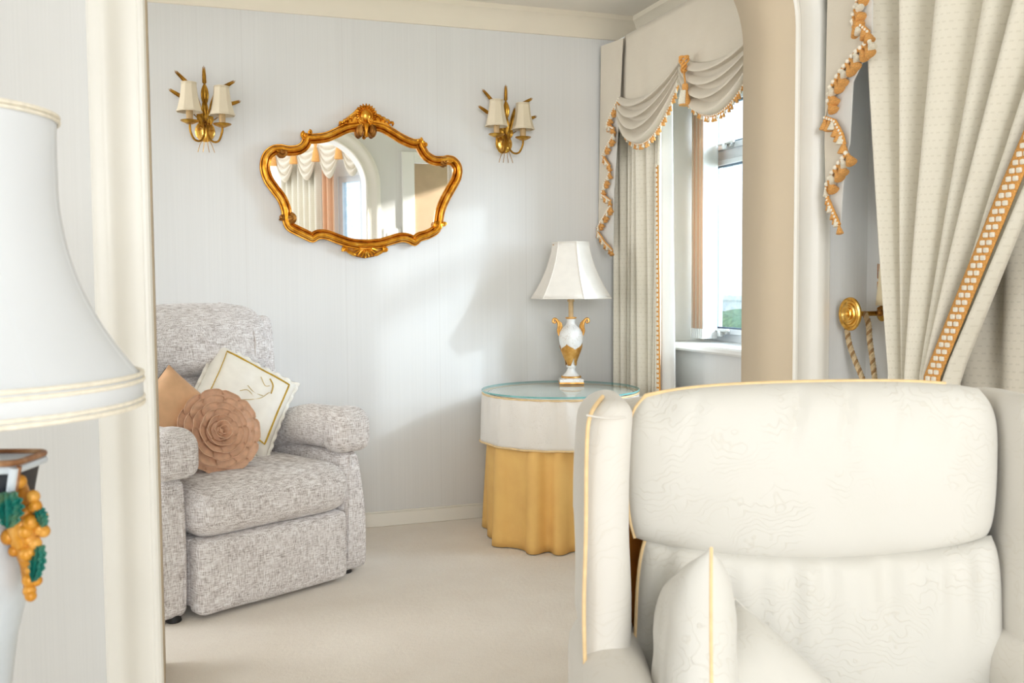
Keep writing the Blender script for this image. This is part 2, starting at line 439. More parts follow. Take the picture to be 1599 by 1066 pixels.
# ================================================================== THE ROOM
XW, YB, YP0, YP1 = 2.2, 4.38, 2.70, 2.974      # window wall, back wall, arch wall near and far face
CEIL = 2.385
struct('floor', box(-2.4, 2.9, -2.6, 4.48, -.1, 0), MT['carpet'])
struct('ceiling', box(-2.3, 2.42, YP0, 4.48, CEIL, CEIL+.1), MT['ceiling'])
struct('ceiling', box(-2.3, 2.9, -.5, YP0, 2.62, 2.72), MT['ceiling'])
struct('wall_back', box(-2.3, 2.42, YB, YB+.1, 0, CEIL), MT['wall'])
struct('wall_left', join(box(-2.3, -2.2, YP1, 3.1, 0, CEIL), box(-2.3, -2.2, 4.25, YB, 0, CEIL), box(-2.3, -2.2, 3.1, 4.25, 0, .6), box(-2.3, -2.2, 3.1, 4.25, 2.2, CEIL)), MT['wall'])  # unseen; the opening is made up to let fill into the far room
struct('wall_left', join(box(-2.3, -2.2, -.4, .2, 0, 2.62), box(-2.3, -2.2, 1.7, YP0, 0, 2.62), box(-2.3, -2.2, .2, 1.7, 0, .5), box(-2.3, -2.2, .2, 1.7, 2.3, 2.62)), MT['wall'])  # unseen wall added to cut light from the left; its opening is made up
area('near_left_fill', (-2.6, .9, 1.5), (1.6, 1.9, 1.2), 1.4, 1.7, 11, (.98, .99, 1))  # added fill lamp for the near room, no window known here
area('far_left_fill', (-2.32, 3.68, 1.4), (0, 3.68, 1.2), 1.1, 1.5, 13, (.97, .985, 1))  # added fill lamp evening out the far room, source made up
def holed_wall(y0, y1, z1, hy0, hy1, hz0, hz1, x0=XW, x1=2.42):
    return join(box(x0, x1, y0, hy0, 0, z1), box(x0, x1, hy1, y1, 0, z1), box(x0, x1, hy0, hy1, 0, hz0), box(x0, x1, hy0, hy1, hz1, z1))
struct('wall_right', holed_wall(YP1, YB, CEIL, 3.06, 4.06, .805, 1.96), MT['wall'])
struct('wall_right', join(holed_wall(.9, YP0, 2.62, 1.0, 2.05, .805, 2.05), box(XW, 2.42, YP0, YP1, 0, 2.62)), MT['wall'])
struct('baseboard_back', join(box(-2.2, XW, YB-.014, YB, 0, .062), box(-2.2, XW, YB-.009, YB, .062, .07)), MT['trim'], bevel=.003)
struct('baseboard_right', box(XW-.014, XW, YP1, YB-.014, 0, .068), MT['trim'], bevel=.003)

def extrude_profile(prof, a0, a1, to3):
    n = len(prof)
    V = [to3(a0, p, q) for p, q in prof]+[to3(a1, p, q) for p, q in prof]
    return np.array(V, float), [(i, i+1, n+i+1, n+i) for i in range(n-1)]+[(n-1, 0, n, 2*n-1), tuple(range(n)), tuple(range(n, 2*n))[::-1]]
corn = [(0, 0), (.012, 0), (.018, .01), (.03, .035), (.05, .066), (.066, .08), (.072, .083), (.072, .105), (0, .105)]
struct('trim_1', extrude_profile(corn, -2.2, XW, lambda a, p, q: (a, YB-p, CEIL-.1049+q)), MT['cornice'], ang=25)
struct('trim_2', extrude_profile(corn, YP1, YB, lambda a, p, q: (XW-p, a, CEIL-.1049+q)), MT['cornice'], ang=25)

# arch wall: one slab with the arched opening cut out of its outline
XL, XR, ZS, RX, RZ, = -.046, 1.903, 1.915, .62, .46
def arch_path(xl, xr, zs, rx, rz, n=22):
    p = [(xl, 0.0), (xl, .6), (xl, 1.2)]
    p += [(xl+rx-rx*math.cos(t), zs+rz*math.sin(t)) for t in np.linspace(0, PI/2, n)]
    p += [(xr-rx+rx*math.cos(t), zs+rz*math.sin(t)) for t in np.linspace(PI/2, 0, n)]
    return p+[(xr, 1.2), (xr, .6), (xr, 0.0)]
ap = arch_path(XL, XR, ZS, RX, RZ)
outl = ap+[(XW, 0), (XW, 2.62), (-2.3, 2.62), (-2.3, 0)]
wp = struct('wall_front', prism(outl, lambda a, b, h: (a, h, b), YP0, YP1), MT['wall'], ang=30)
# painted soffit and jambs of the opening
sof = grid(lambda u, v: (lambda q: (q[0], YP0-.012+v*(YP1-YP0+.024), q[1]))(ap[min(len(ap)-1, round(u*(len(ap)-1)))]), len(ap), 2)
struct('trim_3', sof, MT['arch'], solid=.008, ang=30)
cas = [(0, 0), (-.002, .016), (.003, .022), (.010, .023), (.016, .020), (.020, .012), (.026, .011), (.05, .013), (.066, .018), (.080, .026), (.094, .032), (.108, .031), (.120, .024), (.131, .022), (.137, .016), (.138, 0)]
struct('trim_4', sweep2(ap, cas, lambda a, b, h: (a, YP0-h, b)), MT['trim'], ang=30)

# ------------------------------------------------------------------ far window
w1 = thing('window_1', 'white framed window with two sashes beside the gathered curtain', 'window', (2.39, 3.53, .82)); w1['kind'] = 'structure'
del w1['category']
def bar(y0, y1, z0, z1, x0, x1): return box(x0, x1, y0, y1, z0, z1)
obj('frame', join(bar(3.06, 3.10, .835, 1.96, 2.37, 2.42), bar(3.965, 4.06, .835, 1.96, 2.37, 2.42), bar(3.10, 3.965, .835, .872, 2.37, 2.42), bar(3.10, 3.965, 1.93, 1.96, 2.37, 2.42),
    bar(3.10, 3.965, 1.655, 1.70, 2.37, 2.42), bar(3.50, 3.53, .872, 1.655, 2.37, 2.42)), MT['alu'], w1, True, bevel=.003)
def sash(y0, y1, z0, z1, name):
    t, x0, x1 = .024, 2.355, 2.385
    s = obj(name, join(bar(y0, y0+t, z0, z1, x0, x1), bar(y1-t, y1, z0, z1, x0, x1), bar(y0+t, y1-t, z0, z0+t, x0, x1), bar(y0+t, y1-t, z1-t, z1, x0, x1)), MT['alu'], w1, True, bevel=.003)
    t2 = t+.007
    obj('gasket', join(bar(y0+t, y0+t2, z0+t, z1-t, 2.365, 2.38), bar(y1-t2, y1-t, z0+t, z1-t, 2.365, 2.38), bar(y0+t2, y1-t2, z0+t, z0+t2, 2.365, 2.38), bar(y0+t2, y1-t2, z1-t2, z1-t, 2.365, 2.38)), MT['rubber'], s, True)
    obj('pane', bar(y0+t2, y1-t2, z0+t2, z1-t2, 2.371, 2.375), MT['pane'], s, True)
    return s
s1 = sash(3.10, 3.965, 1.70, 1.93, 'sash'); s2 = sash(3.53, 3.965, .872, 1.655, 'sash'); s3 = sash(3.10, 3.50, .872, 1.655, 'sash')
def casement_handle(yc, zc, parent):
    g = join(box(2.335, 2.355, yc-.03, yc+.03, zc-.012, zc+.012), box(2.318, 2.338, yc-.012, yc+.012, zc-.022, zc+.006), tube([(2.328, yc-.07, zc+.006), (2.326, yc, zc+.004), (2.328, yc+.06, zc+.007)], .006, 8))
    obj('window_stay', g, MT['handle'], parent, True, bevel=.002)
casement_handle(3.80, 1.713, s1); casement_handle(3.83, .884, s2)
sill = [(2.155, .803), (2.149, .812), (2.149, .826), (2.156, .834), (2.40, .836), (2.40, .803)]
struct('trim_5', extrude_profile(sill, 2.99, 4.055, lambda a, p, q: (p, a, q)), MT['white_paint'], ang=30)
struct('trim_7', join(box(2.198, 2.37, 4.045, 4.06, .836, 1.96), box(2.203, 2.37, 3.06, 4.045, 1.948, 1.96), box(2.203, 2.37, 3.06, 3.072, .836, 1.948)), MT['trim'])
# near-room window, behind the tied-back curtain
w2 = thing('window_2', 'tall window behind the tied back curtain', 'window', (2.39, 1.65, .82)); w2['kind'] = 'structure'; del w2['category']
obj('frame', join(bar(1.0, 1.04, .805, 2.05, 2.36, 2.42), bar(2.01, 2.05, .805, 2.05, 2.36, 2.42), bar(1.04, 2.01, .805, .85, 2.36, 2.42), bar(1.04, 2.01, 2.01, 2.05, 2.36, 2.42), bar(1.50, 1.54, .85, 2.01, 2.36, 2.42)), MT['alu'], w2, True, bevel=.003)
for a, b in ((1.04, 1.50), (1.54, 2.01)): obj('pane', bar(a, b, .85, 2.01, 2.389, 2.393), MT['pane'], w2, True)

# ------------------------------------------------------------------ cloth helpers
def uvgrid(name, fn, nu, nv, mat, parent, lu, lv, solid=.003, sub=0, world=True, label=None):
    g = grid(fn, nu, nv)
    o = obj(name, g, mat, parent, world, ang=80, solid=solid, sub=sub, label=label)
    me = o.data; uv = me.uv_layers.new(name='uv')
    for l in me.loops:
        i, j = divmod(l.vertex_index, nv); uv.data[l.index].uv = (i/(nu-1)*lu, j/(nv-1)*lv)
    return o
def resample(pts, step):
    P = [np.array(p, float) for p in pts]; out = [P[0]]; carry = 0
    for a, b in zip(P, P[1:]):
        L = np.linalg.norm(b-a)
        if L < 1e-9: continue
        d = step-carry
        while d <= L: out.append(a+(b-a)*d/L); d += step
        carry = (L-(d-step)) if L >= step-carry else carry+L
    return out
def tuft_geo(L, r):
    def f(a, t): return 1+.16*math.sin(a*7)*t
    return lathe([(.0025, 0), (r*.45, -L*.12), (r*.38, -L*.22), (r*.7, -L*.55), (r, -L*.93), (r*.6, -L)], 14, fn=f)
_tufts = {}
def tuft(kind, L, r, parent, p, dirv):
    """one small hanging tuft; p in world, hanging along dirv"""
    k = (kind, L, r); root = root_of(parent)
    pl = to_local([p], root)[0]; dl = to_local([np.array(dirv)+np.array(root.location)], root)[0]
    q = Vector((0, 0, -1)).rotation_difference(Vector(dl).normalized()).to_euler()
    if k not in _tufts:
        o = obj('tuft', tuft_geo(L, r), MT['tuft_gold' if kind == 'g' else 'tuft_white'], parent, ang=60)
        _tufts[k] = o; o.location = pl; o.rotation_euler = q; return o
    return share(_tufts[k], parent, pl, q)
def fringe(parent, pts, out, hang, L=.03, r=.009, step=.02, bead=.0045, rad=.006, start=0, bstep=.013):
    """braid along pts with a row of beads proud of it (along out) and tufts hanging below"""
    root = root_of(parent); pts = [np.array(p, float) for p in pts]; out = np.array(out, float)
    obj('braid', tube(pts, rad, 8), MT['braid'], parent, True)
    bp = resample(pts, bstep)
    obj('bead_row', join(*[ball(p+out*rad*.8, bead, 7, 5) for p in bp]), MT['bead'], parent, True)
    for i, p in enumerate(resample(pts, step)):
        w = (i+start) % 3 == 2
        h = np.array(hang, float); h = h/np.linalg.norm(h)
        tuft('w' if w else 'g', L*(.75 if w else 1), r*(.8 if w else 1), parent, p-np.array([0, 0, rad*.5])+(out*.006 if w else 0), h)
def planar(pts, X): return [at(x, y, X=X) for x, y in pts]

# ------------------------------------------------------------------ far window dressing
# valance with swags, tail and tassel
val = thing('swag_valance', 'cream swagged valance with apricot tassel fringe over the far window', 'valance', (2.0, 3.7, 1.7))
ZT = 2.232
obj('pelmet_board', box(2.0, 2.199, 2.98, 4.372, ZT-.006, ZT+.006), MT['white_paint'], val, True)
def flat(u, v):
    y = 4.115-u*(4.115-2.98); z = ZT+.004-v*(ZT-1.90)
    x = 1.992-.004*math.sin(u*31)*v-.006*math.sin(u*12+1)*v
    return (x, y, z)
uvgrid('flat_panel', flat, 40, 14, MT['valance'], val, 1.14, .33)
def end_panel(u, v):
    return (1.986-.005*math.sin(u*7), 4.371-u*(4.371-4.095), ZT+.006-.012*u-v*.42)
uvgrid('end_panel', lambda u, v: np.array(end_panel(u, v))+np.array([.008, 0, 0]), 16, 10, MT['valance'], val, .27, .4)
PICK = [(4.135, 1.985), (3.555, 2.032), (2.975, 2.032)]
def swag_geo(a, b, nf=4, seed=0):
    (y0, z0), (y1, z1) = a, b
    def f(u, v):
        zz = z0*(1-u)+z1*u - (.02+.085*v)*(1 if True else 0)
        bell = (4*u*(1-u))**.9
        z = zz-(.065+.125*v)*bell
        ph = min(v, .9999)*nf; fr = ph-math.floor(ph)
        env = .30+.70*math.sin(PI*u)**.7
        fold = math.sin(PI/2*fr/.78) if fr < .78 else math.cos(PI/2*(fr-.78)/.22)
        x = 1.984-.008-.042*fold*env-.016*v*env
        z += (.020*env*(fr-.78)/.22 if fr > .78 and v < .95 else 0)
        y = y0*(1-u)+y1*u+.012*math.sin(PI*v)*(.5-u)
        return (x, y, z)
    return f
for k in range(2):
    fsw = swag_geo(PICK[k], PICK[k+1], seed=k)
    sw = uvgrid('swag', fsw, 40, 50, MT['valance'], val, .62, .4, solid=.002)
    edge = [np.array(fsw(u, 1.0))+np.array([-.004, 0, -.002]) for u in np.linspace(.02, .98, 26)]
    fringe(sw, edge, (-1, 0, 0), (0, 0, -1), L=.022, r=.007, step=.019, bead=.004, rad=.0055, start=k)
# cord rosette and key tassel on the pick-up
pk = at(1068, 100, X=1.935)
def knot(t):
    a = 2*PI*t
    return (pk[0]+.012*math.cos(5*a), pk[1]+.016*math.sin(3*a+.4), pk[2]+.030*math.sin(2*a))
obj('cord_rosette', tube([knot(t) for t in np.linspace(0, 1, 120)[:-1]], .0045, 8, True), MT['braid'], val, True)
tp = at(1070, 130, X=1.925)
ta = obj('tassel', join(move(lathe([(.006, .02), (.012, .016), (.013, 0), (.009, -.008), (.017, -.03), (.024, -.062), (.025, -.066), (0, -.066)], 18, fn=lambda a, t: 1+.05*math.sin(a*9)), tp+np.array([0, 0, -.02])), tube([pk+np.array([0, 0, -.03]), tp], .004, 6)), MT['tuft_gold'], val, True)
obj('tassel_strands', join(*[tube([tp+np.array([-.016*math.cos(a), .016*math.sin(a), -.03]), tp+np.array([-.026*math.cos(a), .025*math.sin(a), -.082])], .005, 6) for a in (-.9, -.55, -.25, .1)]), MT['tuft_white'], ta, True)
# tail at the wall end of the valance
def clampY(P, ymax): return [np.array([p[0], min(p[1], ymax), p[2]]) for p in P]
def tail(parent, front, back, X, ymax, steps):
    fr = clampY(planar(front, X-.010), ymax); bk = clampY(planar(back, X), ymax)
    def plate(P, mat, nm):
        n = len(P)
        V = [p for p in P]+[p+np.array([.004, 0, 0]) for p in P]
        return obj(nm, (np.array(V), [tuple(range(n)), tuple(range(n, 2*n))[::-1]]+[(i, (i+1) % n, n+(i+1) % n, n+i) for i in range(n)]), mat, parent, True, ang=30)
    plate(bk, MT['lining'], 'tail_lining'); plate(fr, MT['valance'], 'tail_front')
    for i, (seg, kw) in enumerate(steps):
        P = clampY(planar(seg, X-.016), ymax)
        fringe(parent, P, (-1, 0, 0), kw.pop('hang', (0, -.45, -1)), start=i, **kw)
zz = [(967.7, 153.5), (956, 175), (948, 195.7), (959, 201), (959, 211), (948, 228), (941, 243.5), (952, 260), (952, 269), (944, 288), (939.5, 302.6), (953.6, 314), (953.6, 322), (942, 341), (932, 359)]
tail(val, [(938.5, 72), (972, 60)]+zz, [(938.5, 72), (972, 60), (968, 150), (958, 300), (957, 392), (932, 363)], 1.982, 4.371,
     [([(967, 154), (956, 175), (948, 195)], dict(L=.03, r=.011, step=.02, bead=.005, bstep=.014)), ([(949, 196), (958, 200)], dict(L=.028, r=.011, step=.02)),
      ([(959, 210), (948, 228), (941, 244)], dict(L=.03, r=.011, step=.02, bead=.005)), ([(942, 245), (952, 259)], dict(L=.028, r=.011, step=.02)),
      ([(952, 269), (944, 288), (940, 302)], dict(L=.03, r=.011, step=.02, bead=.005)), ([(941, 304), (953, 313)], dict(L=.028, r=.011, step=.02)),
      ([(953.6, 322), (942, 341), (933, 357)], dict(L=.03, r=.011, step=.02, bead=.005)), ([(933, 361), (944, 378), (956, 391)], dict(L=.03, r=.012, step=.02))])

# far curtain
fc = thing('far_curtain', 'pale gathered curtain with narrow amber trim hanging beside the far window', 'curtain', (2.06, 4.0, 0))
def folds(s, n, sharp=.6, ph=0):
    q = math.sin(2*PI*n*s+ph); return math.copysign(abs(q)**sharp, q)
def far_c(u, v):
    z = 2.18-v*2.165
    y = 4.345-u*(4.345-3.865)*(1+.0*v)-(.01*math.sin(u*9+v*3))
    x = 2.07-.028*folds(u+.012*math.sin(5*u), 7.5, .7)-.012*math.sin(13*u+2*v)
    return (x, y, z)
uvgrid('curtain_panel', far_c, 150, 24, MT['drape'], fc, 1.1, 2.16, solid=.003)
def far_l(u, v):       # the turned-back white lining on the leading edge
    z = 2.17-v*2.15
    y = 3.862-.128*u*(1-.35*(1-v)**1.5)
    x = 2.045+.02*u+.018*math.sin(u*4.2)*(1+.2*math.sin(v*5))
    return (x, y, z)
uvgrid('lining_return', far_l, 16, 24, MT['lining'], fc, .2, 2.15)
def ftrim(u, v):
    z = 1.62-v*1.6; y = 3.874-u*(.02+.022*v)+.014*(1-v); return (2.034-.004*math.sin(PI*u), y, z)
tr = uvgrid('braid_trim', ftrim, 5, 30, MT['braid'], fc, .04, 1.6)
bd = []
for i in range(76):
    v = i/76
    for uu in (.3, .7):
        p = ftrim(uu, v); bd.append(box(p[0]-.006, p[0]-.001, p[1]-.0045*(.6+.5*v), p[1]+.0045*(.6+.5*v), p[2]-.0065, p[2]+.0065))
obj('bead_row', join(*bd), MT['bead'], tr, True)

# vertical blind drawn into a stack beside the window
bl = thing('vertical_blind', 'peach vertical blind drawn into a stack beside the window frame', 'blind', (2.3, 3.92, .85))
obj('head_rail', box(2.27, 2.32, 3.07, 3.995, 1.925, 1.955), MT['white_paint'], bl, True, bevel=.003)
vane = None
for i in range(7):
    y = 3.868+i*.0165; tw = random.uniform(-.06, .06)
    def vf(u, v, y=y, tw=tw): return (2.257+.076*u, y+.006*math.sin(PI*u)+tw*.04*(u-.5), 1.93-v*1.035)
    vn = uvgrid('vane', vf, 8, 3, [MT['blind_pale'], MT['blind']][i % 2] if i else MT['lining'], bl, .08, 1.03, solid=.0012)  # nearest vane is white: sunlight on its face put into the colour
    obj('vane_weight', join(*[box(2.256+.0255*a, 2.256+.0255*a+.0225, y-.004, y+.0035, .852+.0148*b, .852+.0148*b+.0125) for a in range(3) for b in range(3)]+[box(2.257, 2.331, y-.002, y+.002, .852, .897)]), MT['white_paint'], vn, True)

# ================================================================== MIRROR
mir = thing('wall_mirror', 'ornate gilt framed mirror with shell crest on the back wall', 'mirror', (.825, YB, 1.2))
def mp(c, Y=4.345): return at(400+c[0]/3.553, 130+c[1]/3.553, Y=Y)[[0, 2]]
segs = [  # centre line of the frame, in runs between the scrolls
 [(655, 236), (700, 244), (750, 272), (810, 308), (865, 332), (905, 336)],
 [(905, 336), (918, 362), (945, 402), (990, 428), (1040, 430), (1060, 425)],
 [(1060, 425), (1092, 432), (1118, 470), (1112, 525), (1080, 585), (1045, 650), (1022, 710), (1012, 775)],
 [(1012, 775), (995, 812), (950, 838), (905, 852), (880, 876)],
 [(880, 876), (850, 860), (805, 854), (745, 870), (690, 886), (610, 892), (530, 886), (455, 862), (395, 840), (345, 838), (312, 856)],
 [(312, 856), (285, 842), (235, 818), (190, 792), (172, 750)],
 [(172, 750), (168, 700), (145, 640), (105, 585), (68, 530), (50, 465), (62, 405), (98, 372), (140, 366)],
 [(140, 366), (185, 374), (235, 368), (270, 345), (288, 305)],
 [(288, 305), (330, 306), (390, 298), (440, 278), (500, 250), (560, 238)],
]
cl = []
for s in segs:
    q = spline([mp(c) for c in s], 6); cl += q[:-1] if s is not segs[-1] else q
arcp = spline([mp(c) for c in [(560, 238), (608, 236), (655, 236)]], 5)[1:-1]
cl += arcp
R = .0195
# from the outside: thin outer roll, groove, main roll, groove, inner bead (the path runs clockwise, so inside is negative)
pr = [(.0225, -.012), (.0225, .004), (.0205, .0085), (.0175, .0085), (.0158, .003)]+[(.0035+.0118*math.cos(t), .004+.0215*math.sin(t)) for t in np.linspace(.08, PI*.92, 12)]+[(-.0090, .003), (-.0105, .0115), (-.0130, .0135), (-.0155, .0115), (-.0165, .003), (-.0185, .004), (-.0215, .002), (-.0215, -.012)]
fr_ = sweep2(cl, pr, lambda a, b, h: (a, YB-.030-h, b), closed=True)
# orientation: make positive offset point to the inside
fo = obj('frame', fr_, MT['gold'], mir, True, ang=50)
gl = [(a, b) for a, b in cl]
obj('mirror_glass', prism(gl, lambda a, b, h: (a, h, b), YB-.022, YB-.026), MT['mirror'], mir, True)
obj('backing_board', prism(gl, lambda a, b, h: (a, h, b), YB-.021, YB-.004), MT['wood'], mir, True)
def scroll(c, r, turn=1, yoff=.045, name='scroll', mat='gold'):
    p = mp(c, Y=YB-yoff); pts = []; rad = []
    for t in np.linspace(0, 1, 26):
        a = turn*t*2.6*PI+c[0]; q = r*(1-.8*t)
        pts.append((p[0]+q*math.cos(a), YB-yoff-.004*t, p[1]+q*math.sin(a))); rad.append(r*.42*(1-.35*t))
    g = join(tube(pts, rad, 8), ball((p[0], YB-yoff+.006, p[1]), r*.8, 12, 8, (1, .7, 1)))
    obj(name, g, MT[mat], mir, True)
for c, r, t, m in [((272, 290), .0165, 1, 'gold'), ((297, 270), .0095, -1, 'gold'), ((148, 380), .0185, 1, 'gold_dark'), ((126, 366), .012, -1, 'gold'), ((906, 320), .0145, -1, 'gold'), ((938, 338), .012, 1, 'gold'),
                   ((1048, 430), .019, -1, 'gold_dark'), ((1078, 424), .012, 1, 'gold'), ((1003, 788), .022, 1, 'gold'), ((1043, 783), .011, 1, 'gold'), ((190, 752), .022, -1, 'gold_dark'), ((142, 742), .0125, 1, 'gold_dark')]:
    scroll(c, r, t, mat=m)
# shell crest
K8 = .0008                      # metres per unit of the mirror study
def plate_px(pts, y0, y1, name, mat, bevel=.003, parent=None):
    q = [mp(c) for c in pts]
    return obj(name, prism(q, lambda a, b, h: (a, YB-h, b), y0, y1), MT[mat], parent or mir, True, ang=35, bevel=bevel)
crest = plate_px([(455, 232), (500, 190), (540, 160), (562, 136), (585, 124), (610, 121), (635, 126), (655, 142), (672, 168), (705, 195), (735, 225), (755, 246), (700, 232), (660, 222), (610, 226), (560, 222), (510, 228)], .012, .038, 'crest', 'gold')
sc_ = mp((610, 180))
for k in range(15):                                     # fluted rim of the shell
    a = PI*(-.12+1.24*k/14)
    inn = (sc_[0]+.030*math.cos(a), sc_[1]+.030*math.sin(a)); rr_ = .048+.004*math.sin(a)
    tip = (sc_[0]+rr_*math.cos(a), sc_[1]+rr_*.98*math.sin(a))
    obj('flute', tube([(inn[0], YB-.038, inn[1]), ((inn[0]+tip[0])/2, YB-.048, (inn[1]+tip[1])/2), (tip[0], YB-.040, tip[1])], [.003, .0052, .003], 8), MT['gold'], crest, True)
sb = mp((610, 178), Y=YB-.045)
obj('boss', ball((sb[0], YB-.038, sb[1]), .0265, 24, 14, (1, .62, 1.05)), MT['gold'], crest, True)
for s in (-1, 1):
    scroll((610+s*27, 207), .0125, s, .052, 'volute')
    for j in range(4):                                  # acanthus leaves running down each side
        p0 = mp((610+s*(48+j*24), 176+j*15)); p1 = mp((610+s*(80+j*22), 214+j*8)); pm = (p0+p1)/2+np.array([s*.010, .008])
        obj('acanthus_leaf', tube([(q[0], YB-.038-(.007 if 1 < i < 5 else 0), q[1]) for i, q in enumerate(spline([p0, pm, p1], 3))], [.003, .007, .009, .0095, .008, .006, .003], 9, flat=.7), MT['gold'], crest, True)
    pe = mp((610+s*36, 262), Y=YB-.045)
    obj('husk', join(ball((pe[0], YB-.046, pe[1]), .026, 14, 10, (.72, .6, 1.2)), tube([(pe[0]-s*.006, YB-.060, pe[1]+.024), (pe[0]+s*.004, YB-.065, pe[1]), (pe[0]-s*.003, YB-.060, pe[1]-.022)], .004, 6)), MT['gold_dark'], crest, True)
pc = mp((609, 264), Y=YB-.045)
obj('husk', lathe([(.0, -.032), (.009, -.026), (.006, -.002), (.010, .018), (.016, .028), (0, .03)], 14, (pc[0], YB-.056, pc[1])), MT['gold'], crest, True)
# lower shell
low = plate_px([(478, 905), (500, 898), (560, 912), (650, 912), (715, 900), (732, 912), (722, 935), (690, 945), (655, 962), (605, 970), (560, 962), (520, 938), (498, 930)], .012, .024, 'lower_shell', 'gold_dark')
ls = mp((606, 908))
for k in range(9):
    a = PI*(1.10+.80*k/8)
    obj('flute', tube([(ls[0]+.008*math.cos(a), YB-.026, ls[1]), (ls[0]+.030*math.cos(a), YB-.036, ls[1]+.024*math.sin(a)), (ls[0]+.056*math.cos(a), YB-.028, ls[1]+.048*math.sin(a))], [.003, .0062, .0035], 8), MT['gold'], low, True)
for s in (-1, 1):
    scroll((606+s*112, 920), .013, s, .034, 'volute', 'gold')
    obj('scroll_leaf', tube(spline([mp3 for mp3 in [(lambda q: (q[0], YB-.030, q[1]))(mp((606+s*x, y))) for x, y in ((50, 955), (80, 940), (105, 925))]], 4), [.003, .006, .008, .008, .008, .008, .007, .006, .004], 8), MT['gold'], low, True)

# ================================================================== WALL SCONCES
def wheat_geo(p0, p1, r=.0068):
    """an ear of wheat between two points with overlapping grains"""
    p0, p1 = np.array(p0, float), np.array(p1, float); d = p1-p0; L = np.linalg.norm(d); d /= L
    s = np.cross(d, [0, 1, 0]); s /= np.linalg.norm(s); g = [tube([p0, p0+d*L*.5, p1], [r*.6, r*.62, r*.1], 8)]
    n = 10
    for i in range(n):
        t = i/n*.86; q = r*(1-.55*t**2)
        for e in (-1, 1):
            c = p0+d*L*t+s*e*q*.55
            g.append(tube([c, c+d*L*.09+s*e*q*.45+np.array([0, -.002, 0]), c+d*L*.16+s*e*q*.1], [q*.25, q*.42, q*.1], 6))
    return join(*g)
def blade_geo(p0, p1, w, bend=.012, tip=.3):
    """a folded leaf: two lobes along a mid rib"""
    p0, p1 = np.array(p0, float), np.array(p1, float); d = p1-p0; s = np.cross(d/np.linalg.norm(d), [0, 1, 0]); s /= np.linalg.norm(s)
    def f(u, v):
        k = math.sin(PI*min(1, v*.96+.02))**.75; e = 2*u-1
        return p0+d*v+s*e*w*k+np.array([0, -1, 0])*(bend*math.sin(PI*v)-.35*w*k*(1-abs(e))**1.5*1.2+abs(e)**2*.0)
    return grid(f, 9, 14)
SCK = .000381
def sl(cx, cy, y=0): return np.array([(cx-410)*SCK, -y, (690-cy)*SCK])
def oct_shade(top, bot, h, n=6, rot=.3, m=9, c=(0, 0, 0)):
    """bell shade with flat panels"""
    V, Fc = [], []
    for i in range(m):
        t = i/(m-1); r = top+(bot-top)*(t**1.9*.75+t*.25)
        for j in range(n*4):
            a = rot+2*PI*j/(n*4); k = j % 4; da = 2*PI/n; ph = (a-rot) % da-da/2
            q = r*math.cos(da/2)/math.cos(ph)
            V.append((c[0]+q*math.cos(a), c[1]+q*math.sin(a), c[2]+h*(1-t)))
    N4 = n*4
    for i in range(m-1):
        for j in range(N4): Fc.append((i*N4+j, i*N4+(j+1) % N4, (i+1)*N4+(j+1) % N4, (i+1)*N4+j))
    return np.array(V), Fc
def ring_poly(r, n, rot, z, c=(0, 0, 0), rad=.0018):
    pts = []
    for k in range(n):
        a0 = rot+2*PI*k/n; a1 = rot+2*PI*(k+1)/n
        for t in np.linspace(0, 1, 5)[:-1]:
            p = (1-t)*np.array([math.cos(a0), math.sin(a0)])+t*np.array([math.cos(a1), math.sin(a1)])
            pts.append((c[0]+r*p[0], c[1]+r*p[1], c[2]+z))
    return tube(pts, rad, 6, True)
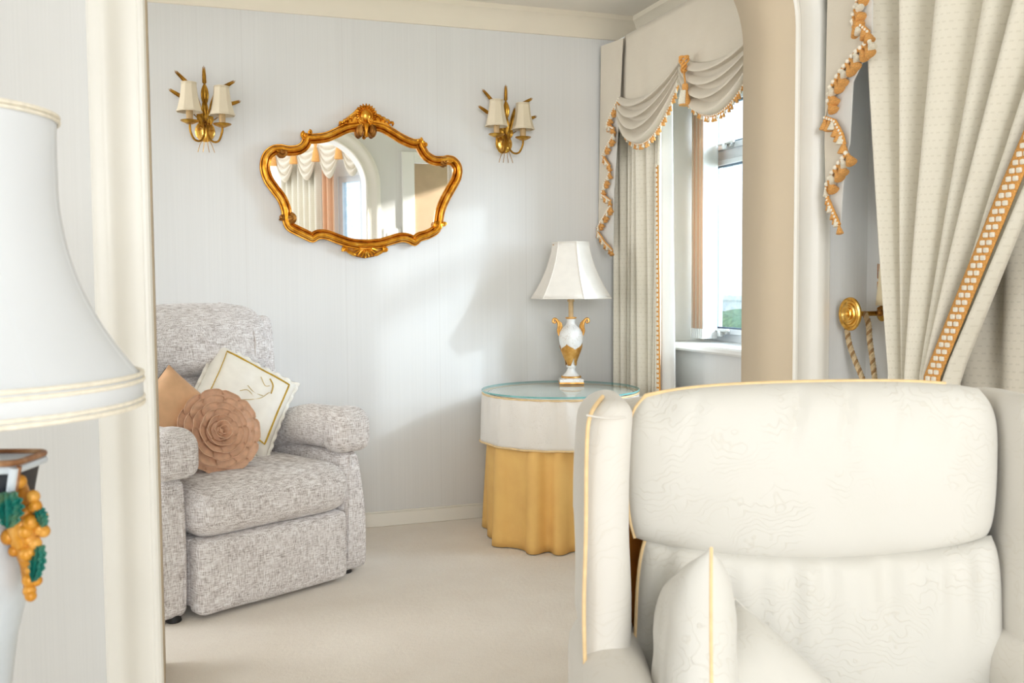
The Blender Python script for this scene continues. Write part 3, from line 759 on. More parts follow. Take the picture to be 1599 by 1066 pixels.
def sconce(name, label, loc, rz=0, spread=1.0):
    s = thing(name, label, 'wall light', loc, rz, 'gilt wheat sconces on the back wall')
    obj('backplate', xf(lathe([(0, .0), (.040, .0), (.041, .004), (.034, .010), (.012, .012), (0, .012)], 28), Matrix.Translation((-.003, -.001, -.028))@rotm('X', PI/2)@Matrix.Diagonal((1, 1.08, 1, 1))), MT['brass_pol'], s)
    obj('rosette', join(*[ball((.011*math.cos(a), -.030-.003*math.cos(3*a), .011*math.sin(a)), .0055, 8, 6) for a in np.linspace(0, 2*PI, 7)[:-1]]+[ball((0, -.034, 0), .005, 8, 6)]), MT['gold_dark'], s)
    for tip, base in (((400, 60), (405, 250)), ((95, 130), (240, 270)), ((28, 345), (165, 420)), ((732, 215), (585, 300)), ((787, 432), (640, 480))):
        y1 = .04 if base[1] < 300 else .06
        st = obj('stem', tube(spline([sl(410, 690, .022), sl((410+base[0])/2+10*(1 if base[0] > 410 else -1), (690+base[1])/2+30, .034), sl(*base, y1-.01)], 5), .0022, 6), MT['brass'], s)
        obj('wheat_ear', wheat_geo(sl(*base, y1-.01), sl(*tip, y1)), MT['brass'], st)
    for a, b, w in (((405, 500), (405, 250), .016), ((405, 690), (400, 410), .014), ((370, 700), (300, 330), .011), ((440, 690), (520, 330), .012), ((370, 720), (320, 580), .010), ((440, 720), (480, 590), .011)):
        obj('leaf', blade_geo(sl(*a, .026), sl(*b, .032), w), MT['brass'], s, solid=.0008, ang=70)
    for k, (px, py, sgn) in enumerate(((238, 700, -1), (577, 722, 1))):
        yo = .085
        path = spline([sl(410+sgn*22, 640, .028), sl(410+sgn*20, 800, .040), sl(410+sgn*60, 885, .056), sl((410+px)/2+sgn*40, 880+8*k, .072), sl(px-sgn*6, 800, yo), sl(px, py+8, yo)], 5)
        ar = obj('arm', tube(path, .0047, 9), MT['brass'], s)
        c = sl(px, py, yo)
        obj('drip_pan', lathe([(0, -.008), (.012, -.008), (.032, .001), (.038, .006), (.037, .0075), (.028, .003), (0, .000)], 26, c), MT['brass'], ar)
        cn = obj('candle_sleeve', lathe([(.0135, 0), (.0135, .05), (.010, .052), (0, .052)], 18, c), MT['candle'], ar)
        sh = obj('shade', oct_shade(.031, .053, .119, 8, .3+.2*k, c=c+np.array([0, 0, .042])), MT['shade'], s, solid=.0012, ang=25)
        obj('shade_trim', join(ring_poly(.0312, 8, .3+.2*k, .161, c), ring_poly(.0535, 8, .3+.2*k, .043, c, .0024)), MT['shade'], sh)
    for (x0, x1, x2) in ((380, 345, 318), (385, 385, 372), (425, 425, 440), (440, 465, 497)):
        obj('stalk', tube(spline([sl(x0, 720, .03), sl(x0, 850, .03), sl(x1, 910, .028), sl(x2, 1000, .026)], 4), .0013, 6), MT['brass'], s)
    return s
o1 = at(321.5, 193.5, Y=YB-.03); o2 = at(790.5, 214, Y=YB-.03)
sconce('wheat_sconce', 'gilt wheat sheaf sconce with two cream shades on the wall above the recliner', (o1[0], YB, o1[2]))
sconce('wheat_sconce', 'gilt wheat sheaf sconce with two cream shades between the mirror and the swagged curtain', (o2[0], YB, o2[2]), 0)

# ================================================================== RECLINER
RA = math.radians(28.08)
rec = thing('recliner', 'grey tweed recliner armchair against the back wall', 'armchair', (.326, 3.471, 0), RA)
TW = MT['tweed']; nb = bump_fn(3)
def soft(c, h, r, n=14, k=.004, f=None):
    def d(v, t):
        w = v+k*nb((v+np.array(c))*2)*np.ones(3)*.6
        return f(w, t) if f else w
    return rbox(c, h, r, n, d)
obj('footrest', soft((0, .028, .140), (.304, .045, .128), .025, 14, .003, lambda v, t: v+np.array([0, -.012*(1-t[0]**2)*(1-t[2]**2), 0])), TW, rec)
def seatdef(v, t):
    v = v.copy()
    v[1] += -.012*(1-t[2]**2) if t[1] < -.9 else 0
    if t[2] > 0: v[2] += .012*(1-t[0]**2)*(1-t[1]**2)
    return v
obj('seat_cushion', soft((.003, .285, .355), (.318, .315, .092), .075, 18, .004, seatdef), TW, rec)
obj('base', rbox((0, .40, .15), (.31, .35, .12), .02, 6), TW, rec)
for s in (-1, 1):
    def armdef(v, t, s=s):
        v = v.copy(); z = t[2]
        if t[0]*s > 0: v[0] += s*(.018*(1-z)/2-.018*max(0, z)) + s*.012*(1-t[1]**2)*(1-z*z)
        if t[1] < 0: v[1] -= .014*(1-z*z)
        return v
    arm = obj('arm', soft((s*.368, .40, .245), (.055, .365, .235), .035, 12, .003, armdef), TW, rec)
    def paddef(v, t, s=s):
        v = v.copy(); v[2] += -.10*max(0, t[1]+.1)**1.3*.75
        v[2] += .012*(1-t[0]**2)
        return v
    pad = obj('arm_pad', soft((s*.358, .30, .548), (.079, .305, .080), .074, 16, .003, paddef), TW, arm)
    def capdef(v, t, s=s):
        v = v.copy(); v[2] += .012*(1-t[0]**2); return v
    obj('arm_sleeve', soft((s*.358, .058, .548), (.084, .074, .086), .058, 14, .002, capdef), TW, arm)
    obj('arm_piping', tube(spline([(s*.335, .028, .06), (s*.336, .022, .20), (s*.345, .026, .36), (s*.352, .030, .46)], 5), .0032, 6), TW, arm)
    wing = obj('wing', soft((s*.375, .665, .70), (.042, .09, .27), .045, 12, .003, lambda v, t: v+np.array([0, .05*max(0, t[2])*.6, -.02*t[1]*t[2]])), TW, rec)
def lean(v, t, z0=.45, k=.28):
    v = v.copy(); return v
def backdef(zc):
    def d(v, t):
        v = v.copy()
        z = zc+v[2]; v[1] += (z-.45)*.2
        if t[1] < 0: v[1] -= .045*(1-t[0]**2)*(1-t[2]**2)
        if t[2] > 0: v[2] -= .035*t[0]**4
        return v
    return d
obj('lumbar_cushion', soft((0, .56, .60), (.335, .10, .175), .07, 16, .004, backdef(.60)), TW, rec)
head = obj('headrest_cushion', soft((0, .535, .895), (.352, .115, .142), .085, 18, .004, backdef(.895)), TW, rec)
obj('headrest_seam', tube(spline([(.20, .68, 1.036), (.225, .60, 1.022), (.238, .545, .985), (.243, .487, .91), (.238, .478, .84), (.225, .50, .775)], 6), .0035, 6), TW, head)
obj('back_shell', soft((0, .635, .60), (.39, .045, .38), .04, 10, .002, lambda v, t: v+np.array([0, (.60+v[2]-.45)*.17, -.05*t[0]**4*max(0, t[2])])), TW, rec)
for (a, b) in ((-.36, .06), (.36, .08), (-.34, .70), (.34, .70)): obj('foot', lathe([(.022, 0), (.026, .004), (.02, .03), (0, .03)], 14, (a, b, 0)), MT['feet'], rec)

# cushions on the recliner
def place(o, loc, rot):          # local frame of the recliner -> world
    m = Matrix.Translation(rec.location)@Matrix.Rotation(RA, 4, 'Z')@Matrix.Translation(loc)@rot
    o.matrix_world = m
    return o
def empty_at(name, label, cat, loc, rot):
    o = thing(name, label, cat); m = Matrix.Translation(rec.location)@Matrix.Rotation(RA, 4, 'Z')@Matrix.Translation(loc)@rot
    o.location = m.to_translation(); o.rotation_euler = m.to_euler(); return o
FACE = rotm('X', PI/2)           # pillow normal +z -> -y (towards the sitter's front)
iv = empty_at('ivory_cushion', 'ivory silk cushion edged with olive gold ribbon, propped on the recliner', 'cushion', (.118, .395, .662), rotm('Z', -.12)@rotm('X', -.42)@FACE@rotm('Z', -.60))
PW = .35
cov = obj('cover', pillow(PW, PW, .13, 25, .05, .004, .004), MT['ivory_silk'], iv)
def pil_z(a, b, t=.13): return t/2*(max(0, (1-a**4)*(1-b**4)))**.55+.004
rb = .80
def rib_pt(s):
    s = s % 4; k = int(s); t = (s-k)*2-1
    a, b = [(t, -1), (1, t), (-t, 1), (-1, -t)][k]
    a, b = a*rb, b*rb
    return (a*PW/2*(1-.05*(1-b*b)), b*PW/2*(1-.05*(1-a*a)), pil_z(a, b)+.002+.0006*math.sin(s*23))
obj('ribbon', tube([rib_pt(s) for s in np.linspace(0, 4, 97)[:-1]], .0042, 6, True, flat=.5), MT['ribbon'], iv)
def frill(u, v):
    s = u*4; k = min(3, int(s)); t = (s-k)*2-1
    a, b = [(t, -1), (1, t), (-t, 1), (-1, -t)][k]; e = 1+.085*v
    x, y = a*PW/2*(1-.05*(1-b*b)), b*PW/2*(1-.05*(1-a*a))
    return (x*e, y*e, .006*v*math.sin(u*2*PI*34)+.002*math.sin(u*2*PI*11))
obj('frill', grid(frill, 272, 3, True), MT['ivory_silk'], iv, solid=.0015, ang=80)
for pts in ([(.3, .62), (.42, .5), (.45, .3)], [(-.35, -.3), (-.05, -.15), (.25, .05), (.4, .3)], [(.1, .55), (.25, .4), (.35, .45)], [(-.1, .2), (.1, .12), (.3, .15)], [(-.2, .0), (-.05, .1), (.15, .0)]):
    q = spline([(a*PW/2, b*PW/2, 0) for a, b in pts], 5); q = [(p[0], p[1], pil_z(p[0]*2/PW, p[1]*2/PW)+.0015) for p in q]
    obj('embroidered_stem', tube(q, .0017 if pts[0] != (.3, .62) else .0028, 5), MT['ribbon'] if pts[0] == (.3, .62) else MT['thread_pale'], iv)
tan = empty_at('rosette_cushion', 'tan satin cushion with a large ruched rosette on the recliner seat', 'cushion', (-.215, .275, .615), rotm('Z', -.10)@rotm('X', -.30)@FACE@rotm('Z', -.80))
obj('cover', pillow(.31, .31, .10, 21, .04, .004), MT['satin'], tan)
obj('backing', move(pillow(.305, .305, .07, 15, .04, .003), (0, 0, -.03)), MT['black'], tan)
ro = obj('rosette', lathe([(0, 0), (.14, 0), (.145, .006), (.12, .018), (.06, .026), (0, .028)], 40, (.118, .052, .043)), MT['satin_rose'], tan)
rc = np.array([.118, .052, .043]); rr = random.Random(5)
rings = [(.157, 11, .002), (.134, 10, .010), (.108, 9, .018), (.083, 7, .026), (.058, 6, .034), (.036, 4, .041), (.018, 3, .046)]
for ri, (rad, n, z0) in enumerate(rings):
    off = rr.uniform(0, 1)
    for k in range(n):
        a0 = 2*PI*(k+off)/n+rr.uniform(-.05, .05); span = 2*PI/n*1.22; jz = rr.uniform(-.002, .003)
        def pf(u, v, a0=a0, span=span, jz=jz):
            a = a0+span*u
            cr = 1-.09*(abs(2*u-1))**4
            r = rad*(.62+.38*math.sin(v*PI/2))*cr if ri < 5 else rad*(.5+.5*v)
            z = z0+.040*v**1.3*(1-.35*v)+jz*1.6-.010*(abs(2*u-1)**4)+.006*u+.0035*math.sin(u*PI*3)*v
            r += -.006*max(0, v-.75)*4*.4
            return rc+np.array([r*math.cos(a), r*math.sin(a), z])
        obj('petal', grid(pf, 9, 6), MT['satin_rose'], tan, solid=.0014, ang=70)

# ================================================================== SKIRTED TABLE AND LAMP
TC = np.array([1.605, 3.965]); ZTOP = .638; RT = .333
tb = thing('round_table', 'round side table hidden under an ivory and gold cloth', 'table', (TC[0], TC[1], 0))
obj('tabletop', lathe([(0, ZTOP-.03), (RT-.012, ZTOP-.03), (RT-.010, ZTOP-.006), (0, ZTOP-.006)], 40), MT['wood'], tb)
for k in range(3):
    a = k*2*PI/3; obj('leg', tube([(.2*math.cos(a), .2*math.sin(a), 0), (.17*math.cos(a), .17*math.sin(a), ZTOP-.03)], .016, 10), MT['wood'], tb)
sk = thing('table_skirt', 'gold cotton table skirt in deep folds down to the carpet', 'tablecloth', (TC[0], TC[1], 0))
fr2 = [random.Random(11).uniform(-.5, .5) for _ in range(3)]
def skirt(u, v):
    a = 2*PI*u; w = a+.22*math.sin(3*a+.6)+.10*math.sin(7*a+2)
    z = (ZTOP-.09)*(1-v)+.004
    s = math.sin(w*10); am = .004+.024*v**.8
    r = RT-.004+.016*v+am*math.copysign(abs(s)**.75, s)+.008*v*math.sin(5*a+1)
    return (r*math.cos(a), r*math.sin(a), z)
o = obj('skirt_cloth', grid(lambda u, v: skirt(u, v), 340, 16, True), MT['skirt'], sk, solid=.002, ang=80)
tp_ = thing('table_topper', 'ivory brocade topper cloth over the gold table skirt', 'tablecloth', (TC[0], TC[1], .40))
ZL = .425
def topper(u, v):
    a = 2*PI*u
    if v < .3:
        t = v/.3; return ((RT+.004)*t*math.cos(a), (RT+.004)*t*math.sin(a), ZTOP-.004-.40)
    t = (v-.3)/.7; r = RT+.007+.012*t**.6+.0045*math.sin(17*a+2*math.sin(3*a))*t+.003*math.sin(29*a)*(1-t)
    return (r*math.cos(a), r*math.sin(a), ZTOP-.006-(ZTOP-.006-ZL)*t-.40)
obj('topper_cloth', grid(topper, 200, 20, True), MT['topper'], tp_, solid=.002, ang=60)
obj('hem_piping', tube([np.array(topper(u, 1.0))*np.array([1.004, 1.004, 1]) for u in np.linspace(0, 1, 121)[:-1]], .0042, 8, True), MT['pipe'], tp_)
obj('top_piping', tube([((RT+.009)*math.cos(a), (RT+.009)*math.sin(a), ZTOP-.008-.40) for a in np.linspace(0, 2*PI, 90)[:-1]], .004, 8, True), MT['pipe'], tp_)
gt = thing('glass_table_top', 'round clear glass top lying on the cloth covered side table', 'table top', (TC[0], TC[1], ZTOP))
RG = RT+.014
obj('glass_disc', lathe([(0, .0005), (RG-.004, .0005), (RG-.004, .0075), (0, .0075)], 72), MT['table_glass'], gt)
obj('polished_edge', lathe_open([(RG-.0039, .0004), (RG-.001, .001), (RG, .004), (RG-.001, .007), (RG-.0039, .0077)], 72), MT['glass_edge'], gt)
ZG = ZTOP+.0078
lb = at(894.5, 599, Z=ZG)
tl = thing('table_lamp', 'white urn table lamp with gilt scroll handles and hexagonal silk shade', 'lamp', (lb[0], lb[1]+.02, ZG), -YAW)
K = .0026/3.947*1.055         # metres per pixel of the lamp study
def zl(y): return (990-y)*K
obj('plinth', join(rbox((0, 0, .012), (.055, .055, .012), .003, 4)), MT['crackle'], tl)
obj('plinth_band', rbox((0, 0, .0055), (.0565, .0565, .005), .002, 4), MT['lamp_gold'], tl)
urn = obj('urn', lathe([(0, zl(962)), (.046, zl(962)), (.046, zl(945)), (.030, zl(925)), (.019, zl(905)), (.017, zl(890)), (.022, zl(880)), (.022, zl(868)), (.019, zl(862)), (.024, zl(840)), (.034, zl(805)), (.046, zl(760)), (.054, zl(715)), (.0555, zl(680)), (.052, zl(650)), (.042, zl(625)), (.026, zl(605)), (.020, zl(590)), (.020, zl(565)), (.024, zl(558)), (.0245, zl(552)), (0, zl(552))], 40), MT['crackle'], tl)
obj('foot_ring', lathe_open([(.046, zl(952)), (.0475, zl(948)), (.046, zl(941)), (.043, zl(938))], 36), MT['lamp_gold'], urn)
obj('rim_ring', lathe_open([(.022, zl(562)), (.0262, zl(557)), (.0255, zl(551)), (.02, zl(550))], 30), MT['lamp_gold'], urn)
for k in range(4):                                     # gilt acanthus leaves clasping the lower urn
    a0 = PI/4+k*PI/2+.35
    def lf(u, v, a0=a0):
        e = 2*u-1; wdt = .86*math.sin(PI*(.12+.62*v))*(1-.0*v)*(1 if v < .86 else max(.0, (1-v)/.14)**.6)
        y = 870-130*v-18*(1-abs(e))*v; a = a0+e*wdt
        zz_ = zl(y); pts = [(.0215, zl(872)), (.024, zl(840)), (.034, zl(805)), (.046, zl(760)), (.054, zl(715)), (.0555, zl(690))]
        r = np.interp(zz_, [p[1] for p in pts], [p[0] for p in pts])+.0022+.0012*abs(math.sin(e*9))
        return (r*math.cos(a), r*math.sin(a), zz_)
    obj('gilt_leaf', grid(lf, 13, 12), MT['lamp_gold'], urn, solid=.001, ang=60)
for s in (-1, 1):
    hd = obj('handle', tube(spline([(s*.0535, 0, zl(672)), (s*.060, 0, zl(640)), (s*.056, 0, zl(600)), (s*.066, 0, zl(568)), (s*.078, 0, zl(562)), (s*.082, 0, zl(578)), (s*.074, 0, zl(588)), (s*.070, 0, zl(578))], 6), [.005]*10+[.0065]*12+[.006]*12+[.0045]*9, 9), MT['lamp_gold'], tl)
    for j in range(4):
        obj('acanthus_lobe', tube(spline([(s*.057, 0, zl(665)), (s*(.050-.002*j), -.002, zl(625-6*j)), (s*(.044+.008*j), -.003, zl(585-9*j))], 4), [.002, .004, .0055, .006, .006, .0055, .0048, .0035, .0015], 8), MT['lamp_gold'], hd)
obj('candle_tube', lathe([(0, zl(552)), (.0115, zl(552)), (.0115, zl(450)), (.016, zl(448)), (.016, zl(400)), (0, zl(400))], 20), MT['candle'], tl)
SB, ST = zl(425), zl(60)
ROT = -PI/2+math.radians(15)
shd = obj('shade', oct_shade(.083, .186, ST-SB, 6, ROT, 14, (0, 0, SB)), MT['shade_white'], tl, solid=.0015, ang=20)
obj('shade_trim', join(ring_poly(.0835, 6, ROT, ST, rad=.0028), ring_poly(.1865, 6, ROT, SB, rad=.0032)), MT['shade_white'], shd)
obj('shade_ribs', join(*[tube([((.083+(.103)*(t**1.9*.75+t*.25)+.0008)*math.cos(ROT+k*PI/3), (.083+(.103)*(t**1.9*.75+t*.25)+.0008)*math.sin(ROT+k*PI/3), SB+(ST-SB)*(1-t)) for t in np.linspace(0, 1, 14)], .0018, 6) for k in range(6)]), MT['shade_white'], shd)
obj('shade_carrier', join(tube([(0, 0, zl(400)), (0, 0, ST-.01)], .003, 6), tube([(-.082, 0, ST-.01), (.082, 0, ST-.01)], .002, 6)), MT['brass'], tl)

# ================================================================== WHITE ARMCHAIR
CH = np.array([1.6*math.sin(YAW)+.499*math.cos(YAW), 1.6*math.cos(YAW)-.499*math.sin(YAW), 0])
ch = thing('cream_armchair', 'cream damask wing armchair with apricot piping, standing in front of the arch', 'armchair', CH, -YAW)
DM, DP = MT['damask'], MT['damask_plain']
wv = bump_fn(21)
def squab(mapf, front, back, n=100):
    """stuffed cushion: outline map (a,b)->(u,z), front and back depth functions, closed along the seam"""
    def f(u, v, k):
        a, b = math.sin((2*u-1)*PI/2)*.35+(2*u-1)*.65, math.sin((2*v-1)*PI/2)*.35+(2*v-1)*.65
        x, z = mapf(a, b); return (x, (front if k else back)(a, b, x, z), z)
    A = grid(lambda u, v: f(u, v, 1), n, n); B = grid(lambda u, v: f(u, v, 0), n, n)
    return join(A, (B[0], [q[::-1] for q in B[1]]))
def sq(a, b, k=.10): return a*math.sqrt(1-k*b**4), b*math.sqrt(1-k*a**4)
def upm(a, b):
    p, q = sq(a, b, .17 if b > 0 else .06)
    x = .304*p*(1+.012*(1-b*b)); z = .806+(.124 if b > 0 else .135)*q
    if b < 0: z -= .034*(1-a*a)*b*b
    else: z += .006*(1-a*a)*b*b+.004*a*b
    return x, z
def upf(a, b, x, z):
    k = max(0, (1-abs(a)**9)*(1-abs(b)**(5 if b > 0 else 12)))**.5
    d = .018-.046*k-.020*(1-a*a)*(1-b*b)-.003*wv(np.array([x*2.2, .3, z*2.2]))*k
    for c, w, e in ((-.035, .010, .020), (.045, .009, .016), (-.20, .010, .008), (.14, .010, .008), (.22, .010, .006)):
        d += e*math.exp(-((x-c-.25*(z-.90))/w)**2)*max(0, b)*(1-b**6)
    d += .012*math.exp(-((x+.255)**2+(z-.90)**2)/.0006)
    return d
uc = obj('headrest_cushion', squab(upm, upf, lambda a, b, x, z: .018+.15*max(0, (1-a**6)*(1-b**6))**.5), DM, ch)
rim = [(lambda m: (m[0], .017, m[1]))(upm(a, b)) for a, b in [(-1, t) for t in np.linspace(-1, 1, 12)]+[(t, 1) for t in np.linspace(-.97, .80, 40)]]
obj('piping', tube(rim, .0034, 8), MT['pipe'], uc)
def lom(a, b):
    p, q = sq(a, b, .07)
    x = .012+.300*p*(1+.02*(1-b)); z = .520+.162*q
    if b > 0: z -= .030*(1-a*a)*b*b
    return x, z
def lof(a, b, x, z):
    k = max(0, (1-abs(a)**10)*(1-abs(b)**12))**.5
    g = max(0, b+.3)/1.3*(1-a**6)*(1-b**8)             # gathers running down from the seam
    return .012-.050*k-.016*(1-a*a)*(1-b*b)+(.010*math.sin(x*58+math.sin(x*17)*1.8)*(.6+.4*math.sin(x*9))+.005*math.sin(x*121+1))*g+.010*math.exp(-((x+.235-.35*(z-.68))/.012)**2)*max(0, b)*.9
lc = obj('back_cushion', squab(lom, lof, lambda a, b, x, z: .012+.16*max(0, (1-a**6)*(1-b**6))**.5), DM, ch)
obj('piping', tube([(lambda m: (m[0], .011, m[1]))(lom(-1, t)) for t in np.linspace(-1, .97, 20)], .0038, 7), MT['pipe'], lc)
obj('back_frame', rbox((0, .25, .47), (.36, .06, .43), .05, 14, lambda v, t: v+np.array([0, 0, -.03*t[0]**2*max(0, t[2])])), DP, ch)
obj('inner_panel', box(-.325, -.20, .165, .185, .44, .68), MT['amber'], ch, label='amber lining showing in the gap beside the back cushion')
for s in (-1, 1):
    def wdef(v, t, s=s):
        v = v.copy()
        if t[2] > 0: v[2] -= .022*max(0, t[1])**2+.006*(t[0]*s+1)
        v[0] += -s*.012*max(0, t[2])+s*.004*math.sin(t[2]*3)
        if t[1] < 0: v[1] += .02*t[2]**2*(t[2] > 0)
        return v
    wg = obj('wing', rbox((s*.352, .06, .70), (.036, .165, .222), .034, 22, wdef), DP, ch)
    obj('piping', tube(spline([(s*.352, -.02, .918), (s*.378, -.086, .895), (s*.384, -.093, .84), (s*.386, -.100, .72), (s*.3895, -.1015, .60), (s*.388, -.100, .50)], 6), .0034, 8), MT['pipe'], wg)
    obj('piping', tube(spline([(s*.384, -.090, .897), (s*.352, -.096, .893), (s*.322, -.088, .893)], 5), .0016, 6), DP, wg)
    ar = obj('arm', rbox((s*.342, -.19, .27), (.062, .335, .252), .055, 18, lambda v, t: v+np.array([0, 0, .01*(1-t[0]**2)])), DP, ch)
    obj('side_panel', rbox((s*.345, .12, .36), (.028, .17, .30), .025, 8), DP, ch)
obj('seat_cushion', rbox((0, -.20, .345), (.295, .30, .075), .06, 16, lambda v, t: v+np.array([0, 0, .015*(1-t[0]**2)*(1-t[1]**2)])), DM, ch)
obj('seat_base', rbox((0, -.10, .17), (.34, .38, .11), .02, 8), DP, ch)
for a in (-.34, .34):
    for b in (-.42, .22): obj('leg', lathe([(.016, 0), (.024, .03), (.022, .07), (0, .07)], 14, (a, b, 0)), MT['wood'], ch)
CHM = Matrix.Translation(Vector(CH))@Matrix.Rotation(-YAW, 4, 'Z')
def chair_thing(name, label, loc, rot):
    o = thing(name, label, 'cushion'); m = CHM@Matrix.Translation(loc)@rot
    o.location = m.to_translation(); o.rotation_euler = m.to_euler(); return o
def small_cushion(t, w, h, d):
    c = obj('cover', pillow(w, h, d, 27, .05, .003, .003), DM, t)
    n = 80; pts = []
    for i in range(n):
        s = 4*i/n; k = int(s); q = (s-k)*2-1; a, b = [(q, -1), (1, q), (-q, 1), (-1, -q)][k]
        pts.append((a*w/2*(1-.05*(1-b*b))*1.004, b*h/2*(1-.05*(1-a*a))*1.004, 0))
    obj('seam_piping', tube(pts, .0025, 7, True), MT['pipe' if w < .33 else 'damask_plain'], t)
c1 = chair_thing('scatter_cushion', 'cream scatter cushion standing on edge against the armchair arm', (-.236, -.19, .55), rotm('Z', -1.58)@rotm('X', -.08)@FACE@rotm('Z', .45))
small_cushion(c1, .27, .27, .095)
c2 = chair_thing('scatter_cushion', 'cream scatter cushion slumped across the armchair seat', (-.125, -.22, .420), rotm('Z', .25)@rotm('X', -.50)@FACE@rotm('Z', -.85))
small_cushion(c2, .34, .28, .18)

# ================================================================== FOREGROUND LAMP ON ITS TABLE
LD = 1.10
lc0 = at(-80, 900, D=LD)
bt = thing('lamp_table', 'small round wooden table carrying the tall white lamp', 'table', (lc0[0], lc0[1], 0))
obj('tabletop', lathe([(0, .455), (.17, .455), (.18, .462), (.18, .478), (0, .48)], 40), MT['wood'], bt)
obj('pedestal', lathe([(.03, .02), (.022, .10), (.035, .25), (.02, .40), (.05, .455), (0, .455)], 20), MT['wood'], bt)
for k in range(3):
    a = 2*PI*k/3+.4; obj('foot', tube([(.02*math.cos(a), .02*math.sin(a), .12), (.10*math.cos(a), .10*math.sin(a), .07), (.16*math.cos(a), .16*math.sin(a), .012)], [.018, .016, .012], 10), MT['wood'], bt)
big = thing('urn_lamp', 'large lamp with white bell shade and grape encrusted urn', 'lamp', (lc0[0], lc0[1], .48), -YAW)
m1 = LD/F_PX
def zb(y): return at(60, y, D=LD)[2]-.48
prof = [(177.5, 181), (176, 215), (175.5, 260), (177, 320), (187, 385), (203, 440), (226, 492), (253, 538), (277, 572), (289, 588)]
ps = spline([(r*m1*.985, zb(y)) for r, y in prof], 4)
def seg8(a, t): return 1+.004*math.cos(8*(a+.62))*(t > .05)
bs = obj('shade', lathe_open([(float(p[0]), float(p[1])) for p in ps], 96, fn=seg8), MT['shade_big'], big, solid=.0015, ang=60)
zr1, zr2 = zb(590), zb(636)
obj('shade_skirt', lathe_open([(.2085, zr1), (.210, zr1-.004), (.2105, zr2)], 96), MT['shade_big'], bs, solid=.0015)
def ringt(r, z, rad): return tube([(r*math.cos(a), r*math.sin(a), z) for a in np.linspace(0, 2*PI, 97)[:-1]], rad, 8, True)
obj('rim_braid', join(ringt(.128, zb(181), .0026), ringt(.1285, zb(188), .0022)), MT['bead'], bs)
obj('rim_braid', join(ringt(.2105, zr1+.001, .0026), ringt(.2115, zr1-.006, .0024)), MT['bead'], bs)
obj('rim_braid', join(ringt(.2112, zr2, .0026), ringt(.2112, zr2+.006, .0022)), MT['bead'], bs)
for k in range(8):
    a = 2*PI*k/8-.62
    obj('rib', tube([(float(p[0])*1.007*math.cos(a), float(p[0])*1.007*math.sin(a), float(p[1])) for p in ps], .0006, 6), MT['shade_big'], bs)
ub = obj('urn_body', lathe([(0, 0), (.055, 0), (.055, .012), (.040, .022), (.026, .04), (.026, .055), (.048, .085), (.068, zb(1000)), (.081, zb(930)), (.0865, zb(880)), (.084, zb(830)), (.074, zb(790)), (.066, zb(770)), (0, zb(770))], 48), MT['urn_white'], big)
# shallow oblong collar, black faced with a pale frame and bronzed rim
def collar(u, v, g=0.0):
    a = 2*PI*u; c, q = math.cos(a), math.sin(a); e = .22
    x = math.copysign(abs(c)**e, c)*(.089+.010*v**1.3-g); y = math.copysign(abs(q)**e, q)*(.034+.005*v-g)
    return (x, y, zb(790)+(zb(712)-zb(790))*v)
def rim_at(v, g=0.0): return [np.array(collar(i/72+.003, v, g)) for i in range(72)]
obj('collar', grid(lambda u, v: collar(u, v, .002), 72, 8, True), MT['urn_black'], big, ang=50)
obj('collar_rim', tube(rim_at(1.0), .0036, 8, True), MT['bronze_edge'], big)
obj('collar_rim', tube([p+np.array([0, 0, -.0075]) for p in rim_at(1.0, .0005)], .0045, 8, True), MT['urn_white'], big)
for s_ in (-1, 1):
    obj('collar_post', tube([(s_*(.0885+.010*v**1.3), -.034-.005*v, zb(788)+(zb(716)-zb(788))*v) for v in np.linspace(.05, .97, 8)], .0048, 8), MT['urn_white'], big)
    obj('collar_post', tube([(s_*(.0925+.010*v**1.3), -.031-.005*v, zb(788)+(zb(716)-zb(788))*v) for v in np.linspace(.05, .99, 8)], .0028, 8), MT['bronze_edge'], big)
obj('collar_lid', prism([(p[0]*.98, p[1]*.96) for p in rim_at(1.0)], lambda a, b, h: (a, b, h), zb(722), zb(714)), MT['urn_white'], big)
obj('lamp_neck', lathe([(.022, zb(714)), (.016, zb(690)), (.014, zb(560)), (0, zb(560))], 20), MT['brass'], big)
obj('shade_carrier', join(tube([(0, 0, zb(560)), (0, 0, zb(185))], .004, 8), tube([(-.127, 0, zb(186)), (.127, 0, zb(186))], .0025, 6)), MT['brass'], big)
# grapes and leaves hanging from the collar on the visible side
broot = big
def bw(x, y, d=0.0): return at(x, y, D=LD+d)
rg = random.Random(9)
vine = obj('grape_vine', tube([bw(20, 740, .01), bw(25, 780, -.02), bw(38, 830, -.028), bw(48, 880, -.02), bw(46, 920, -.012)], [.012, .016, .016, .011, .006], 12), MT['grape'], big, True)
for (x, y, r) in [(14, 742, 11), (30, 752, 9), (52, 775, 8), (40, 800, 9), (55, 790, 8), (66, 806, 7), (30, 812, 9), (48, 815, 10), (62, 825, 9), (68, 829, 8), (40, 830, 9), (14, 838, 10), (28, 846, 9), (44, 842, 8), (35, 852, 8), (55, 848, 8), (41, 865, 9), (47, 862, 7), (22, 860, 7), (46, 905, 9), (57, 906, 7), (46, 922, 8), (48, 930, 7), (46, 890, 6)]:
    p = bw(x, y, -.035+.00025*abs(x-40)+rg.uniform(-.004, .004))
    obj('grape', ball(p, r*m1*1.25, 16, 11), MT['grape'], big, True)
